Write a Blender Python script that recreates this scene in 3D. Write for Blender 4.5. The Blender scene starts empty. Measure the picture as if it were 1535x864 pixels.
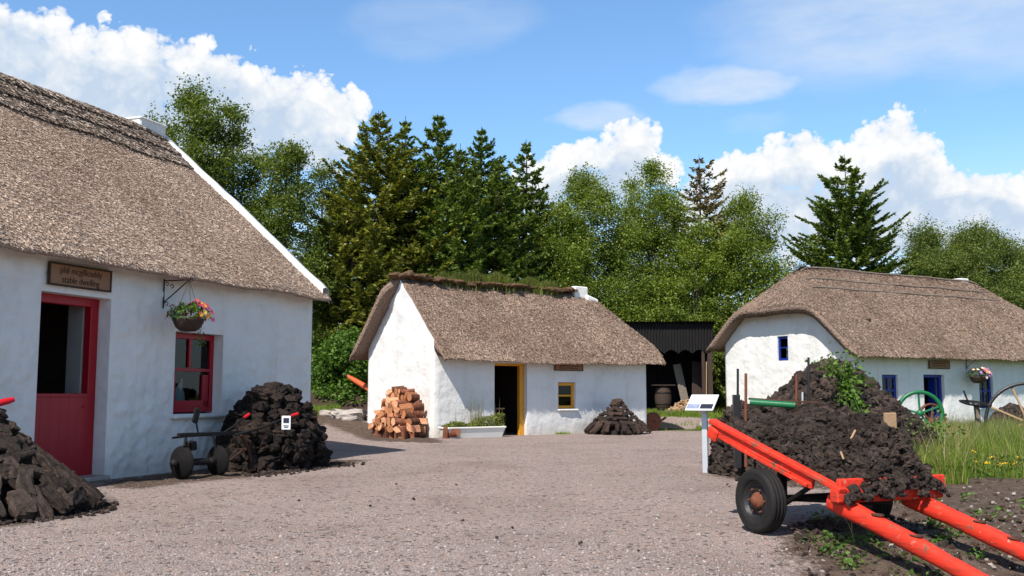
import bpy, bmesh, math, random
import numpy as np
from mathutils import Vector, Matrix, noise as mnoise

random.seed(7)
RNG = np.random.default_rng(7)
R = math.radians
scene = bpy.context.scene
COL = scene.collection

# ------------------------------------------------------------------ camera
FPX = 1500.0
PITCH = math.atan(158 / 1500)
EYE = 1.2
cam_d = bpy.data.cameras.new("camera")
cam = bpy.data.objects.new("camera", cam_d)
COL.objects.link(cam)
cam_d.sensor_width = 36
cam_d.lens = FPX / 1535 * 36
cam_d.clip_start = 0.05
cam_d.clip_end = 6000
cam.location = (0, 0, EYE)
cam.rotation_euler = (math.pi / 2 + PITCH, 0, 0)
scene.camera = cam
_c, _s = math.cos(PITCH), math.sin(PITCH)


def ray(px, py):
    cx = (px - 767.5) / FPX
    cy = (432 - py) / FPX
    return Vector((cx, _c - cy * _s, _s + cy * _c))


def ground_pt(px, py, z=0.0):
    d = ray(px, py)
    k = (z - EYE) / d.z
    return Vector((d.x * k, d.y * k, z))


def at(px, py, Y):
    d = ray(px, py)
    k = Y / d.y
    return Vector((d.x * k, Y, EYE + d.z * k))


# ------------------------------------------------------------------ mesh helpers
class MB:
    """collects pieces as arrays; build() links them as ONE mesh object"""

    def __init__(self):
        self.V, self.F, self.n = [], [], 0

    def add(self, V, F, mat=0, smooth=False):
        V = np.asarray(V, dtype=np.float64).reshape(-1, 3)
        if isinstance(F, np.ndarray):
            groups = [F]
        else:
            d = {}
            for f in F:
                d.setdefault(len(f), []).append(f)
            groups = [np.array(v) for v in d.values()]
        for g in groups:
            if len(g):
                self.F.append((g.astype(np.int64) + self.n, mat, smooth))
        self.V.append(V)
        self.n += len(V)
        return self

    def join(self, other, M=None, mat=None):
        for V in [np.concatenate(other.V)]:
            if M is not None:
                m = np.array(M)
                V = V @ m[:3, :3].T + m[:3, 3]
            base = self.n
            self.V.append(V)
            for f, mt, sm in other.F:
                self.F.append((f + base, mt if mat is None else mat, sm))
            self.n += len(V)
        return self

    def box(self, c, size, rot=None, bevel=0.0, mat=0):
        V, F = box_arrays(tuple(round(s, 4) for s in size), round(bevel, 4))
        if rot is not None:
            V = V @ np.array(rot.to_3x3() if isinstance(rot, Matrix) else rot).T
        return self.add(V + np.array(c), F, mat)

    def beam(self, p0, p1, w, h, bevel=0.0, mat=0, up=(0, 0, 1), ext=0.0):
        p0, p1 = Vector(p0), Vector(p1)
        x = (p1 - p0)
        L = x.length
        x.normalize()
        u = Vector(up)
        if abs(u.dot(x)) > 0.98:
            u = Vector((1, 0, 0))
        y = u.cross(x).normalized()
        z = x.cross(y).normalized()
        M = Matrix((x, y, z)).transposed()
        return self.box((p0 + p1) / 2, (L + ext, w, h), M, bevel, mat)

    def tube(self, path, radii, n=8, mat=0, caps=True, smooth=True):
        path = [Vector(p) for p in path]
        if not hasattr(radii, "__len__"):
            radii = [radii] * len(path)
        V, F = [], []
        prev = None
        for i, p in enumerate(path):
            t = (path[min(i + 1, len(path) - 1)] - path[max(i - 1, 0)])
            t = t.normalized() if t.length > 1e-9 else Vector((0, 0, 1))
            if prev is None:
                a = Vector((0, 0, 1)) if abs(t.z) < 0.9 else Vector((1, 0, 0))
                x = t.cross(a).normalized()
            else:
                x = (prev - t * prev.dot(t))
                x = x.normalized() if x.length > 1e-6 else t.orthogonal().normalized()
            prev = x
            y = t.cross(x)
            for k in range(n):
                an = 2 * math.pi * k / n
                V.append(p + (x * math.cos(an) + y * math.sin(an)) * radii[i])
        for i in range(len(path) - 1):
            for k in range(n):
                k2 = (k + 1) % n
                F.append((i * n + k, i * n + k2, (i + 1) * n + k2, (i + 1) * n + k))
        self.add([tuple(v) for v in V], np.array(F), mat, smooth)
        if caps:
            b = (len(path) - 1) * n
            self.add([tuple(v) for v in V[:n]], [tuple(range(n))[::-1]], mat)
            self.add([tuple(v) for v in V[b:]], [tuple(range(n))], mat)
        return self

    def lathe(self, prof, M=None, n=24, mat=0, smooth=True, a0=0.0, a1=2 * math.pi):
        """prof [(radius, height)] turned about local z, then placed by M"""
        full = abs(a1 - a0 - 2 * math.pi) < 1e-6
        m = n if full else n + 1
        V, F = [], []
        for r, h in prof:
            for k in range(m):
                an = a0 + (a1 - a0) * k / n
                V.append((r * math.cos(an), r * math.sin(an), h))
        for i in range(len(prof) - 1):
            for k in range(n):
                k2 = (k + 1) % m
                F.append((i * m + k, i * m + k2, (i + 1) * m + k2, (i + 1) * m + k))
        V = np.array(V)
        if M is not None:
            mm = np.array(M)
            V = V @ mm[:3, :3].T + mm[:3, 3]
        return self.add(V, np.array(F), mat, smooth)

    def build(self, name, mats, parent=None, loc=None):
        me = bpy.data.meshes.new(name)
        V = np.concatenate(self.V)
        me.vertices.add(len(V))
        me.vertices.foreach_set("co", V.astype(np.float32).ravel())
        idx, tot, mi, sm = [], [], [], []
        for f, m, s in self.F:
            idx.append(f.ravel())
            tot.append(np.full(len(f), f.shape[1]))
            mi.append(np.full(len(f), m))
            sm.append(np.full(len(f), s))
        idx = np.concatenate(idx)
        tot = np.concatenate(tot)
        me.loops.add(len(idx))
        me.loops.foreach_set("vertex_index", idx.astype(np.int32))
        me.polygons.add(len(tot))
        st = np.concatenate([[0], np.cumsum(tot)[:-1]])
        me.polygons.foreach_set("loop_start", st.astype(np.int32))
        me.polygons.foreach_set("loop_total", tot.astype(np.int32))
        me.polygons.foreach_set("material_index", np.concatenate(mi).astype(np.int32))
        me.polygons.foreach_set("use_smooth", np.concatenate(sm).astype(bool))
        me.update(calc_edges=True)
        for m in (mats if isinstance(mats, (list, tuple)) else [mats]):
            me.materials.append(m)
        o = bpy.data.objects.new(name, me)
        COL.objects.link(o)
        if parent is not None:
            o.parent = parent
        if loc is not None:
            o.location = loc
        return o


_boxes = {}


def box_arrays(size, bevel):
    key = (size, bevel)
    if key not in _boxes:
        bm = bmesh.new()
        bmesh.ops.create_cube(bm, size=1.0)
        for v in bm.verts:
            v.co = Vector((v.co.x * size[0], v.co.y * size[1], v.co.z * size[2]))
        if bevel > 0:
            bmesh.ops.bevel(bm, geom=bm.edges[:], offset=min(bevel, min(size) * 0.45), segments=1,
                            affect='EDGES', profile=0.5)
        bm.verts.index_update()
        _boxes[key] = (np.array([tuple(v.co) for v in bm.verts]),
                       [tuple(v.index for v in f.verts) for f in bm.faces])
        bm.free()
    return _boxes[key]


def tag(o, label=None, cat=None, group=None, kind=None):
    if label:
        o["label"] = label
    if cat:
        o["category"] = cat
    if group:
        o["group"] = group
    if kind:
        o["kind"] = kind
    return o


def empty(name, loc=(0, 0, 0), rz=0.0):
    o = bpy.data.objects.new(name, None)
    COL.objects.link(o)
    o.location = loc
    o.rotation_euler = (0, 0, rz)
    o.empty_display_size = 0.2
    return o


def link_copy(src, loc, rot, scale=None, parent=None):
    o = src.copy()
    COL.objects.link(o)
    o.location = loc
    o.rotation_euler = rot
    if scale is not None:
        o.scale = scale
    o.parent = parent
    return o


def axis_frame(origin, zdir, xdir=None):
    z = Vector(zdir).normalized()
    x = Vector(xdir) if xdir is not None else z.orthogonal()
    x = (x - z * x.dot(z)).normalized()
    y = z.cross(x)
    M = Matrix((x, y, z)).transposed().to_4x4()
    M.translation = Vector(origin)
    return M


def fbm(x, y, z=0.0, o=4):
    return mnoise.fractal(Vector((x, y, z)), 1.0, 2.0, o, noise_basis='PERLIN_ORIGINAL')


def sstep(a, b, x):
    t = min(1, max(0, (x - a) / (b - a)))
    return t * t * (3 - 2 * t)


# ------------------------------------------------------------------ materials
class NT:
    def __init__(self, tree):
        self.t = tree
        tree.nodes.clear()

    def n(self, kind, **kw):
        nd = self.t.nodes.new(kind)
        for k, v in kw.items():
            setattr(nd, k, v)
        return nd

    def inp(self, sock, v):
        if isinstance(v, bpy.types.NodeSocket):
            self.t.links.new(v, sock)
        elif v is not None:
            if hasattr(sock.default_value, "__len__") and not hasattr(v, "__len__"):
                v = (v,) * len(sock.default_value)
            if hasattr(sock.default_value, "__len__") and len(sock.default_value) == 4 and len(v) == 3:
                v = tuple(v) + (1,)
            sock.default_value = v

    def math(self, op, a, b=None, c=None, clamp=False):
        nd = self.n('ShaderNodeMath', operation=op, use_clamp=clamp)
        for i, v in enumerate((a, b, c)):
            self.inp(nd.inputs[i], v) if v is not None else None
        return nd.outputs[0]

    def mix(self, f, a, b, mode='MIX'):
        nd = self.n('ShaderNodeMix', data_type='RGBA', blend_type=mode)
        self.inp(nd.inputs[0], f)
        self.inp(nd.inputs[6], a)
        self.inp(nd.inputs[7], b)
        return nd.outputs[2]

    def ramp(self, f, stops, interp='LINEAR'):
        nd = self.n('ShaderNodeValToRGB')
        nd.color_ramp.interpolation = interp
        els = nd.color_ramp.elements
        while len(els) < len(stops):
            els.new(0.5)
        for e, (p, c) in zip(els, stops):
            e.position = p
            e.color = tuple(c) + (1,) if hasattr(c, "__len__") else (c, c, c, 1)
        self.inp(nd.inputs[0], f)
        return nd.outputs[0]

    def noise(self, vec, scale, detail=4, rough=0.55, dist=0.0, out=0):
        nd = self.n('ShaderNodeTexNoise')
        self.inp(nd.inputs['Vector'], vec)
        nd.inputs['Scale'].default_value = scale
        nd.inputs['Detail'].default_value = detail
        nd.inputs['Roughness'].default_value = rough
        nd.inputs['Distortion'].default_value = dist
        return nd.outputs[out]

    def voro(self, vec, scale, feature='F1', out='Distance', rand=1.0):
        nd = self.n('ShaderNodeTexVoronoi', feature=feature)
        self.inp(nd.inputs['Vector'], vec)
        nd.inputs['Scale'].default_value = scale
        nd.inputs['Randomness'].default_value = rand
        return nd.outputs[out]

    def mapping(self, vec, scale=(1, 1, 1), rot=(0, 0, 0)):
        nd = self.n('ShaderNodeMapping')
        self.inp(nd.inputs['Vector'], vec)
        nd.inputs['Scale'].default_value = scale
        nd.inputs['Rotation'].default_value = rot
        return nd.outputs[0]

    def obj(self):
        return self.n('ShaderNodeTexCoord').outputs['Object']

    def bump(self, h, strength=0.5, dist=0.02):
        nd = self.n('ShaderNodeBump')
        nd.inputs['Strength'].default_value = strength
        nd.inputs['Distance'].default_value = dist
        self.inp(nd.inputs['Height'], h)
        return nd.outputs[0]

    def bsdf(self, color, rough=0.8, normal=None, spec=0.3, metal=0.0):
        b = self.n('ShaderNodeBsdfPrincipled')
        self.inp(b.inputs['Base Color'], color)
        self.inp(b.inputs['Roughness'], rough)
        self.inp(b.inputs['Metallic'], metal)
        self.inp(b.inputs['Specular IOR Level'], spec)
        if normal is not None:
            self.inp(b.inputs['Normal'], normal)
        return b.outputs[0]

    def out(self, sh):
        o = self.n('ShaderNodeOutputMaterial')
        self.t.links.new(sh, o.inputs[0])


def mat(name):
    m = bpy.data.materials.new(name)
    m.use_nodes = True
    return m, NT(m.node_tree)


def island(t):
    return t.n('ShaderNodeNewGeometry').outputs['Random Per Island']


def objrand(t):
    return t.n('ShaderNodeObjectInfo').outputs['Random']


def simple(name, c1, c2, scale=6, rough=0.7, spec=0.3, bump=0.3, bscale=30, metal=0.0, bdist=0.01):
    m, t = mat(name)
    v = t.obj()
    col = t.mix(t.noise(v, scale, 5, 0.6), c1, c2)
    t.out(t.bsdf(col, rough, t.bump(t.noise(v, bscale, 3), bump, bdist), spec, metal))
    return m


M = {}


def make_materials():
    # lime-washed rubble
    m, t = mat("whitewash")
    v = t.obj()
    n1 = t.noise(v, 1.3, 6, 0.65)
    n2 = t.noise(v, 9, 4, 0.6)
    col = t.ramp(n1, [(0.25, (.60, .585, .55)), (0.5, (.72, .71, .685)), (0.8, (.76, .75, .73))])
    col = t.mix(t.math('MULTIPLY', t.ramp(n2, [(0.55, 0), (0.8, 1)]), 0.22), col, (.58, .56, .52))
    streak = t.ramp(t.noise(t.mapping(v, (3.2, 3.2, .35)), 1.0, 5, 0.65), [(0.54, 0), (0.72, .30)])
    col = t.mix(streak, col, (.50, .46, .40))
    sep = t.n('ShaderNodeSeparateXYZ')
    t.inp(sep.inputs[0], v)
    splash = t.math('MULTIPLY', t.ramp(t.math('ADD', sep.outputs[2], t.math('MULTIPLY', n2, 0.5)), [(0.22, 1), (0.62, 0)]), 0.6)
    col = t.mix(splash, col, (.45, .40, .34))
    h = t.math('ADD', t.noise(v, 7, 3, 0.5), t.math('MULTIPLY', t.noise(v, 45, 3, 0.6), 0.18))
    t.out(t.bsdf(col, 0.85, t.bump(h, 0.55, 0.035), 0.2))
    M['white'] = m

    def thatch(name, dark, mid, pale, stain, vs=(1, 1, 1)):
        m, t = mat(name)
        v = t.obj()
        r = island(t)
        col = t.ramp(r, [(0.0, dark), (0.35, mid), (0.75, pale), (1.0, tuple(min(1, c * 1.3) for c in pale))])
        big = t.ramp(t.noise(v, 0.55, 5, 0.6, 0.4), [(0.3, (.72, .68, .66)), (0.55, (1, 1, 1)), (0.75, (1.12, 1.08, 1.02))])
        col = t.mix(1.0, col, big, 'MULTIPLY')
        st = t.ramp(t.noise(t.mapping(v, (2.6, .5, .5)), 1.0, 4, 0.6), [(0.52, 0), (0.75, 1)])
        col = t.mix(t.math('MULTIPLY', st, 0.35), col, stain)
        t.out(t.bsdf(col, 0.9, None, 0.15))
        m2, t = mat(name + "_base")
        v = t.obj()
        f = t.noise(t.mapping(v, (60, 14, 14)), 1.0, 4, 0.7)
        f2 = t.voro(t.mapping(v, (1, .45, .45)), 40)
        col = t.ramp(f, [(0.3, dark), (0.55, mid), (0.8, pale)])
        t.out(t.bsdf(col, 0.95, t.bump(t.math('ADD', f, f2), 0.9, 0.03), 0.1))
        return m, m2
    M['thatch_a'], M['thatch_a_base'] = thatch("thatch_tan", (.22, .158, .122), (.46, .35, .278), (.60, .48, .385), (.24, .17, .13))
    M['thatch_b'], M['thatch_b_base'] = thatch("thatch_brown", (.105, .070, .053), (.275, .192, .147), (.44, .33, .258), (.16, .11, .085))
    M['thatch_c'], M['thatch_c_base'] = thatch("thatch_grey", (.11, .074, .056), (.275, .195, .15), (.42, .318, .25), (.17, .12, .092))
    M['ridge'], M['ridge_base'] = thatch("thatch_ridge", (.10, .076, .062), (.27, .215, .175), (.42, .345, .285), (.08, .06, .05))

    # ground
    m, t = mat("ground")
    v = t.obj()
    at_ = t.n('ShaderNodeAttribute', attribute_name="zone")
    sep = t.n('ShaderNodeSeparateColor')
    t.inp(sep.inputs[0], at_.outputs['Color'])
    nb = t.noise(v, 2.2, 5, 0.7)
    nf = t.noise(v, 14, 4, 0.7)
    jitter = t.math('ADD', t.math('MULTIPLY', t.math('SUBTRACT', nb, 0.5), 0.9), t.math('MULTIPLY', t.math('SUBTRACT', nf, 0.5), 0.9))
    soilf = t.ramp(t.math('ADD', sep.outputs[0], jitter), [(0.38, 0), (0.6, 1)])
    grassf = t.ramp(t.math('ADD', sep.outputs[1], jitter), [(0.38, 0), (0.6, 1)])
    # gravel
    vc = t.voro(v, 82, out='Color')
    vd = t.voro(v, 82)
    vc2 = t.voro(v, 27, out='Color')
    sc = t.n('ShaderNodeSeparateColor')
    t.inp(sc.inputs[0], vc)
    g = t.ramp(sc.outputs[0], [(0.0, (.19, .155, .145)), (0.25, (.265, .225, .212)), (0.6, (.335, .29, .272)), (0.88, (.42, .37, .345)), (1.0, (.55, .50, .47))])
    sc2 = t.n('ShaderNodeSeparateColor')
    t.inp(sc2.inputs[0], vc2)
    g = t.mix(t.ramp(sc2.outputs[1], [(0.9, 0), (0.93, .8)]), g, (.42, .30, .24))
    g = t.mix(t.ramp(sc2.outputs[2], [(0.93, 0), (0.95, .85)]), g, (.06, .05, .047))
    patch = t.ramp(t.noise(v, 0.5, 5, 0.65), [(0.3, (.80, .77, .75)), (0.5, (1, 1, 1)), (0.72, (1.07, 1.05, 1.06))])
    g = t.mix(1.0, g, patch, 'MULTIPLY')
    g = t.mix(1.0, g, (1.06, .985, .95), 'MULTIPLY')
    wv = t.n('ShaderNodeTexWave', wave_type='BANDS', bands_direction='X')
    t.inp(wv.inputs['Vector'], t.mapping(v, (1, .25, 1), (0, 0, .35)))
    wv.inputs['Scale'].default_value = .16
    wv.inputs['Distortion'].default_value = 6.0
    wv.inputs['Detail'].default_value = 3
    g = t.mix(t.ramp(wv.outputs[1], [(0.62, 0), (0.95, .12)]), g, (.25, .205, .19))
    dust = t.ramp(t.noise(v, 1.6, 6, 0.7), [(0.55, 0), (0.78, .5)])
    g = t.mix(dust, g, (.27, .21, .18))
    # soil
    s = t.ramp(t.noise(v, 9, 8, 0.75), [(0.25, (.04, .028, .021)), (0.45, (.10, .07, .053)), (0.65, (.19, .14, .11)), (0.8, (.30, .24, .20))])
    # grass sward
    gr = t.ramp(t.noise(v, 3.5, 7, 0.75), [(0.25, (.075, .065, .025)), (0.5, (.085, .11, .022)), (0.75, (.14, .155, .035))])
    col = t.mix(soilf, g, s)
    col = t.mix(grassf, col, gr)
    hg = t.math('SUBTRACT', 1.0, vd)
    h = t.math('ADD', hg, t.math('MULTIPLY', t.noise(v, 9, 6, 0.7), t.math('ADD', t.math('MULTIPLY', soilf, 3.5), 0.25)))
    t.out(t.bsdf(col, 0.92, t.bump(h, 0.9, 0.016), 0.15))
    M['ground'] = m
    M['stones'] = None
    m, t = mat("pebble")
    r = island(t)
    t.out(t.bsdf(t.ramp(r, [(0, (.14, .115, .105)), (.35, (.26, .22, .205)), (.8, (.35, .30, .28)), (1, (.48, .43, .40))]), 0.85, None, 0.2))
    M['pebble'] = m

    # turf
    def turf(name, a, b, c, rnd):
        m, t = mat(name)
        v = t.obj()
        col = t.ramp(t.noise(v, 9, 7, 0.75), [(0.28, a), (0.55, b), (0.8, c)])
        k = t.ramp(rnd(t), [(0, (.6, .58, .57)), (.5, (1, 1, 1)), (1, (1.6, 1.5, 1.42))])
        col = t.mix(1.0, col, k, 'MULTIPLY')
        h = t.math('ADD', t.noise(v, 26, 6, 0.75), t.math('MULTIPLY', t.voro(v, 15), 0.6))
        t.out(t.bsdf(col, 0.9, t.bump(h, 0.9, 0.03), 0.2))
        return m
    M['turf'] = turf("turf", (.018, .0135, .0115), (.052, .039, .032), (.12, .09, .073), objrand)
    M['turf_dark'] = turf("turf_dark", (.010, .008, .007), (.026, .019, .016), (.055, .042, .035), objrand)
    M['turf_mid'] = turf("turf_brown", (.018, .012, .010), (.044, .030, .024), (.085, .06, .048), objrand)
    M['turf_bits'] = turf("turf_bits", (.018, .0135, .012), (.052, .039, .033), (.115, .088, .075), island)
    M['soil'] = simple("soil", (.03, .02, .015), (.10, .068, .05), 7, 0.95, 0.1, 1.0, 14, bdist=0.06)

    # foliage
    def leaf(name, a, b, c, transl=0.35, tint=(1, 1, 1)):
        m, t = mat(name)
        r = island(t)
        v = t.n('ShaderNodeNewGeometry').outputs['Position']
        col = t.ramp(r, [(0, a), (0.5, b), (1, c)])
        big = t.ramp(t.noise(v, 0.45, 3, 0.5), [(0.3, (.75, .78, .75)), (0.7, (1.2, 1.15, 1.05))])
        col = t.mix(1.0, col, big, 'MULTIPLY')
        b1 = t.bsdf(col, 0.55, None, 0.35)
        tr = t.n('ShaderNodeBsdfTranslucent')
        t.inp(tr.inputs[0], t.mix(1.0, col, (1.25, 1.3, .6), 'MULTIPLY'))
        mx = t.n('ShaderNodeMixShader')
        mx.inputs[0].default_value = transl
        t.t.links.new(b1, mx.inputs[1])
        t.t.links.new(tr.outputs[0], mx.inputs[2])
        t.out(mx.outputs[0])
        return m
    M['birch'] = leaf("birch_leaf", (.09, .135, .02), (.165, .23, .034), (.28, .34, .065), 0.42)
    M['birch_dark'] = leaf("alder_leaf", (.075, .11, .02), (.135, .185, .032), (.21, .26, .06), 0.42)
    M['bush'] = leaf("bush_leaf", (.05, .10, .015), (.09, .18, .024), (.15, .26, .04))
    M['sallow'] = leaf("sallow_leaf", (.085, .125, .028), (.145, .195, .045), (.23, .27, .08), 0.42)
    M['spruce'] = leaf("spruce_needle", (.045, .085, .014), (.11, .17, .028), (.23, .28, .06), 0.32)
    M['spruce_gold'] = leaf("spruce_tips", (.08, .10, .016), (.18, .20, .03), (.32, .32, .06), 0.32)
    M['spruce_dead'] = leaf("spruce_dying", (.10, .075, .035), (.20, .16, .065), (.30, .22, .11), 0.2)
    M['grass'] = leaf("grass_blade", (.10, .17, .02), (.19, .29, .035), (.32, .37, .08), 0.5)
    M['straw'] = leaf("seeding_grass", (.20, .17, .08), (.30, .25, .13), (.42, .34, .2), 0.35)
    M['weed'] = leaf("weed_leaf", (.05, .11, .02), (.09, .18, .03), (.14, .25, .045), 0.35)
    M['sedum'] = leaf("sedum", (.09, .12, .022), (.15, .18, .03), (.21, .23, .05), 0.2)
    M['heather'] = leaf("dry_moss", (.06, .05, .02), (.11, .10, .03), (.16, .15, .05), 0.2)
    m, t = mat("buttercup"); t.out(t.bsdf((.95, .52, .01), 0.5)); M['yellow'] = m
    m, t = mat("blossom")
    t.out(t.bsdf(t.ramp(island(t), [(0, (.75, .03, .06)), (.35, (.8, .08, .10)), (.55, (.80, .30, .04)), (.72, (.65, .12, .35)), (.88, (.75, .55, .1))], 'CONSTANT'), 0.5))
    M['blossom'] = m
    m, t = mat("blossom_pale")
    t.out(t.bsdf(t.ramp(island(t), [(0, (.7, .18, .40)), (.3, (.8, .45, .25)), (.5, (.8, .65, .5)), (.7, (.45, .18, .55)), (.85, (.8, .3, .1))], 'CONSTANT'), 0.5))
    M['blossom_pale'] = m
    M['bark'] = simple("bark", (.05, .038, .03), (.13, .105, .085), 8, 0.95, 0.1, 0.9, 24, bdist=0.02)
    M['bark_pale'] = simple("birch_bark", (.10, .09, .08), (.34, .32, .30), 5, 0.9, 0.1, 0.5, 20)

    # logs
    m, t = mat("log_bark")
    v = t.obj()
    col = t.ramp(t.noise(v, 14, 5, 0.7), [(0.3, (.08, .034, .022)), (0.55, (.22, .085, .048)), (0.8, (.36, .19, .12))])
    k = t.ramp(objrand(t), [(0, (.45, .5, .55)), (1, (1.35, 1.25, 1.2))])
    t.out(t.bsdf(t.mix(1.0, col, k, 'MULTIPLY'), 0.9, t.bump(t.noise(v, 30, 4, 0.7), 0.7, 0.02), 0.15))
    M['log_bark'] = m
    m, t = mat("log_cut")
    v = t.obj()
    wv = t.n('ShaderNodeTexWave', wave_type='RINGS', rings_direction='Z')
    t.inp(wv.inputs['Vector'], v)
    wv.inputs['Scale'].default_value = 14
    wv.inputs['Distortion'].default_value = 2.5
    col = t.mix(wv.outputs[1], (.66, .33, .16), (.50, .19, .085))
    k = t.ramp(objrand(t), [(0, (.52, .46, .44)), (.5, (.9, .88, .86)), (1, (1.15, 1.4, 1.75))])
    t.out(t.bsdf(t.mix(1.0, col, k, 'MULTIPLY'), 0.8, t.bump(t.noise(v, 40, 4), 0.3, 0.01), 0.2))
    M['log_cut'] = m

    # paints and metals
    def paint(name, c, wear, amount=0.62, rough=0.5, wscale=5):
        m, t = mat(name)
        v = t.obj()
        n = t.noise(v, wscale, 8, 0.75)
        n2 = t.noise(v, 1.5, 3, 0.5)
        col = t.mix(n2, tuple(x * 0.8 for x in c), tuple(min(1, x * 1.1) for x in c))
        f = t.ramp(n, [(amount, 0), (amount + 0.05, 1)])
        col = t.mix(f, col, wear)
        rr = t.math('ADD', t.math('MULTIPLY', f, 0.35), rough)
        t.out(t.bsdf(col, rr, t.bump(t.math('ADD', n, t.noise(v, 60, 3)), 0.25, 0.006), 0.4))
        return m
    M['red_door'] = paint("red_door_paint", (.34, .004, .014), (.16, .01, .018), 0.75, 0.42)
    m, t = mat("red_cart_paint")
    v = t.obj()
    gv = t.mapping(v, (1.2, 14, 14))
    grain = t.noise(gv, 2.2, 6, 0.65)
    n = t.noise(v, 5, 8, 0.78)
    col = t.mix(t.noise(v, 2.5, 5, 0.65), (.62, .022, .010), (.88, .060, .026))
    col = t.mix(t.ramp(grain, [(0.47, 0), (0.66, .8)]), col, (.30, .035, .018))
    col = t.mix(t.ramp(n, [(0.565, 0), (0.60, 1)]), col, (.15, .085, .055))
    col = t.mix(t.ramp(t.noise(v, 16, 6, 0.72), [(0.62, 0), (0.68, .75)]), col, (.58, .36, .27))
    t.out(t.bsdf(col, 0.62, t.bump(t.math('ADD', grain, t.math('MULTIPLY', n, .6)), 0.55, 0.012), 0.3))
    M['red_cart'] = m
    M['orange'] = paint("ochre_paint", (.66, .30, .02), (.3, .13, .03), 0.68, 0.55)
    M['blue'] = paint("blue_paint", (.008, .03, .24), (.01, .02, .10), 0.75, 0.4)
    M['green'] = paint("green_paint", (.01, .14, .05), (.06, .05, .03), 0.7, 0.4)
    M['white_paint'] = paint("white_enamel", (.78, .76, .70), (.5, .42, .32), 0.68, 0.35, 4)
    M['board_white'] = simple("board_white", (.80, .82, .84), (.74, .77, .80), 3, 0.3, 0.5, 0.05, 20)
    M['orange_rust'] = paint("orange_shaft", (.55, .10, .025), (.16, .06, .03), 0.6, 0.6, 8)
    M['iron'] = simple("black_iron", (.006, .006, .0065), (.02, .018, .017), 12, 0.6, 0.2, 0.3, 50, 0.1)
    M['black_paint'] = simple("black_paint", (.008, .008, .009), (.022, .02, .02), 8, 0.42, 0.5, 0.3, 40)
    M['rough_iron'] = simple('rough_iron', (.004, .004, .0045), (.014, .0125, .012), 9, 0.75, 0.12, 0.5, 40)
    M['rust'] = simple("rust", (.08, .028, .017), (.24, .085, .045), 14, 0.85, 0.25, 0.6, 45)
    M['rusty_iron'] = simple("rusty_iron", (.03, .018, .014), (.12, .05, .03), 10, 0.7, 0.3, 0.5, 40, 0.2)
    M['galv'] = simple("galvanised", (.42, .45, .48), (.56, .59, .62), 6, 0.45, 0.5, 0.1, 30, 0.25)
    M['sheet'] = simple("dark_iron_sheet", (.007, .007, .0075), (.020, .018, .018), 4, 0.8, 0.12, 0.3, 25)
    M['rubber'] = simple("tyre_rubber", (.008, .008, .008), (.022, .020, .019), 10, 0.72, 0.22, 0.3, 60)
    M['wood_grey'] = simple("weathered_wood", (.13, .105, .085), (.26, .215, .175), 9, 0.85, 0.2, 0.5, 40)
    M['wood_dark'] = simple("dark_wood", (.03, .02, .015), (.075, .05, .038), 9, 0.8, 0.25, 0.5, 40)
    M['wood_tan'] = simple("tan_wood", (.28, .175, .095), (.44, .30, .18), 9, 0.75, 0.25, 0.4, 40)
    M['sign_wood'] = simple("sign_wood", (.23, .115, .055), (.32, .17, .09), 5, 0.6, 0.3, 0.2, 40)
    M['sign_ink'] = simple("sign_letters", (.05, .02, .012), (.07, .03, .018), 5, 0.7)
    M['plaster_in'] = simple("dim_plaster", (.22, .21, .20), (.3, .29, .27), 3, 0.9)
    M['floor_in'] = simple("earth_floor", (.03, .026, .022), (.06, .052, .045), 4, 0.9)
    M['curtain'] = simple("curtain_cloth", (.45, .55, .58), (.62, .70, .72), 5, 0.8)
    M['rock'] = simple("pale_rock", (.26, .22, .19), (.50, .45, .40), 4, 0.9, 0.2, 0.7, 18, bdist=0.04)
    M['peat'] = simple("ridge_sod", (.06, .036, .02), (.17, .105, .06), 6, 0.95, 0.1, 0.9, 20, bdist=0.04)
    M['picture'] = simple("picture_blue", (.05, .07, .18), (.45, .52, .66), 9, 0.3)
    M['picture_dark'] = simple("picture_dark", (.012, .013, .025), (.05, .05, .08), 12, 0.3)
    M['tagred'] = simple("red_plastic", (.6, .01, .02), (.5, .01, .02), 5, 0.4)
    m, t = mat("window_glass")
    gl = t.n('ShaderNodeBsdfGlossy')
    gl.inputs[0].default_value = (.9, .93, .95, 1)
    gl.inputs[1].default_value = 0.03
    tr = t.n('ShaderNodeBsdfTransparent')
    tr.inputs[0].default_value = (.62, .66, .66, 1)
    fr = t.n('ShaderNodeFresnel')
    fr.inputs[0].default_value = 1.5
    t.inp(fr.inputs[1], t.bump(t.noise(t.obj(), 5, 2), 0.12, 0.01))
    mx = t.n('ShaderNodeMixShader')
    bk = t.n('ShaderNodeNewGeometry').outputs['Backfacing']
    t.t.links.new(t.math('MULTIPLY', t.math('MULTIPLY', fr.outputs[0], 0.7), t.math('SUBTRACT', 1.0, bk), clamp=True), mx.inputs[0])
    t.t.links.new(tr.outputs[0], mx.inputs[1])
    t.t.links.new(gl.outputs[0], mx.inputs[2])
    t.out(mx.outputs[0])
    M['glass'] = m


make_materials()

# ------------------------------------------------------------------ light, sky and clouds
SUN_EL = R(49)
SUN_AZ = math.atan2(-0.465, -0.885)          # towards the sun, from +Y clockwise
sun_dir = Vector((math.sin(SUN_AZ) * math.cos(SUN_EL), math.cos(SUN_AZ) * math.cos(SUN_EL), math.sin(SUN_EL)))
sd = bpy.data.lights.new("sun", 'SUN')
sd.energy = 4.8
sd.angle = R(0.53)
sd.color = (1.0, 0.94, 0.865)
sun = bpy.data.objects.new("sun", sd)
COL.objects.link(sun)
sun.rotation_euler = (-sun_dir).to_track_quat('-Z', 'Y').to_euler()
sun.location = sun_dir * 100

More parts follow.
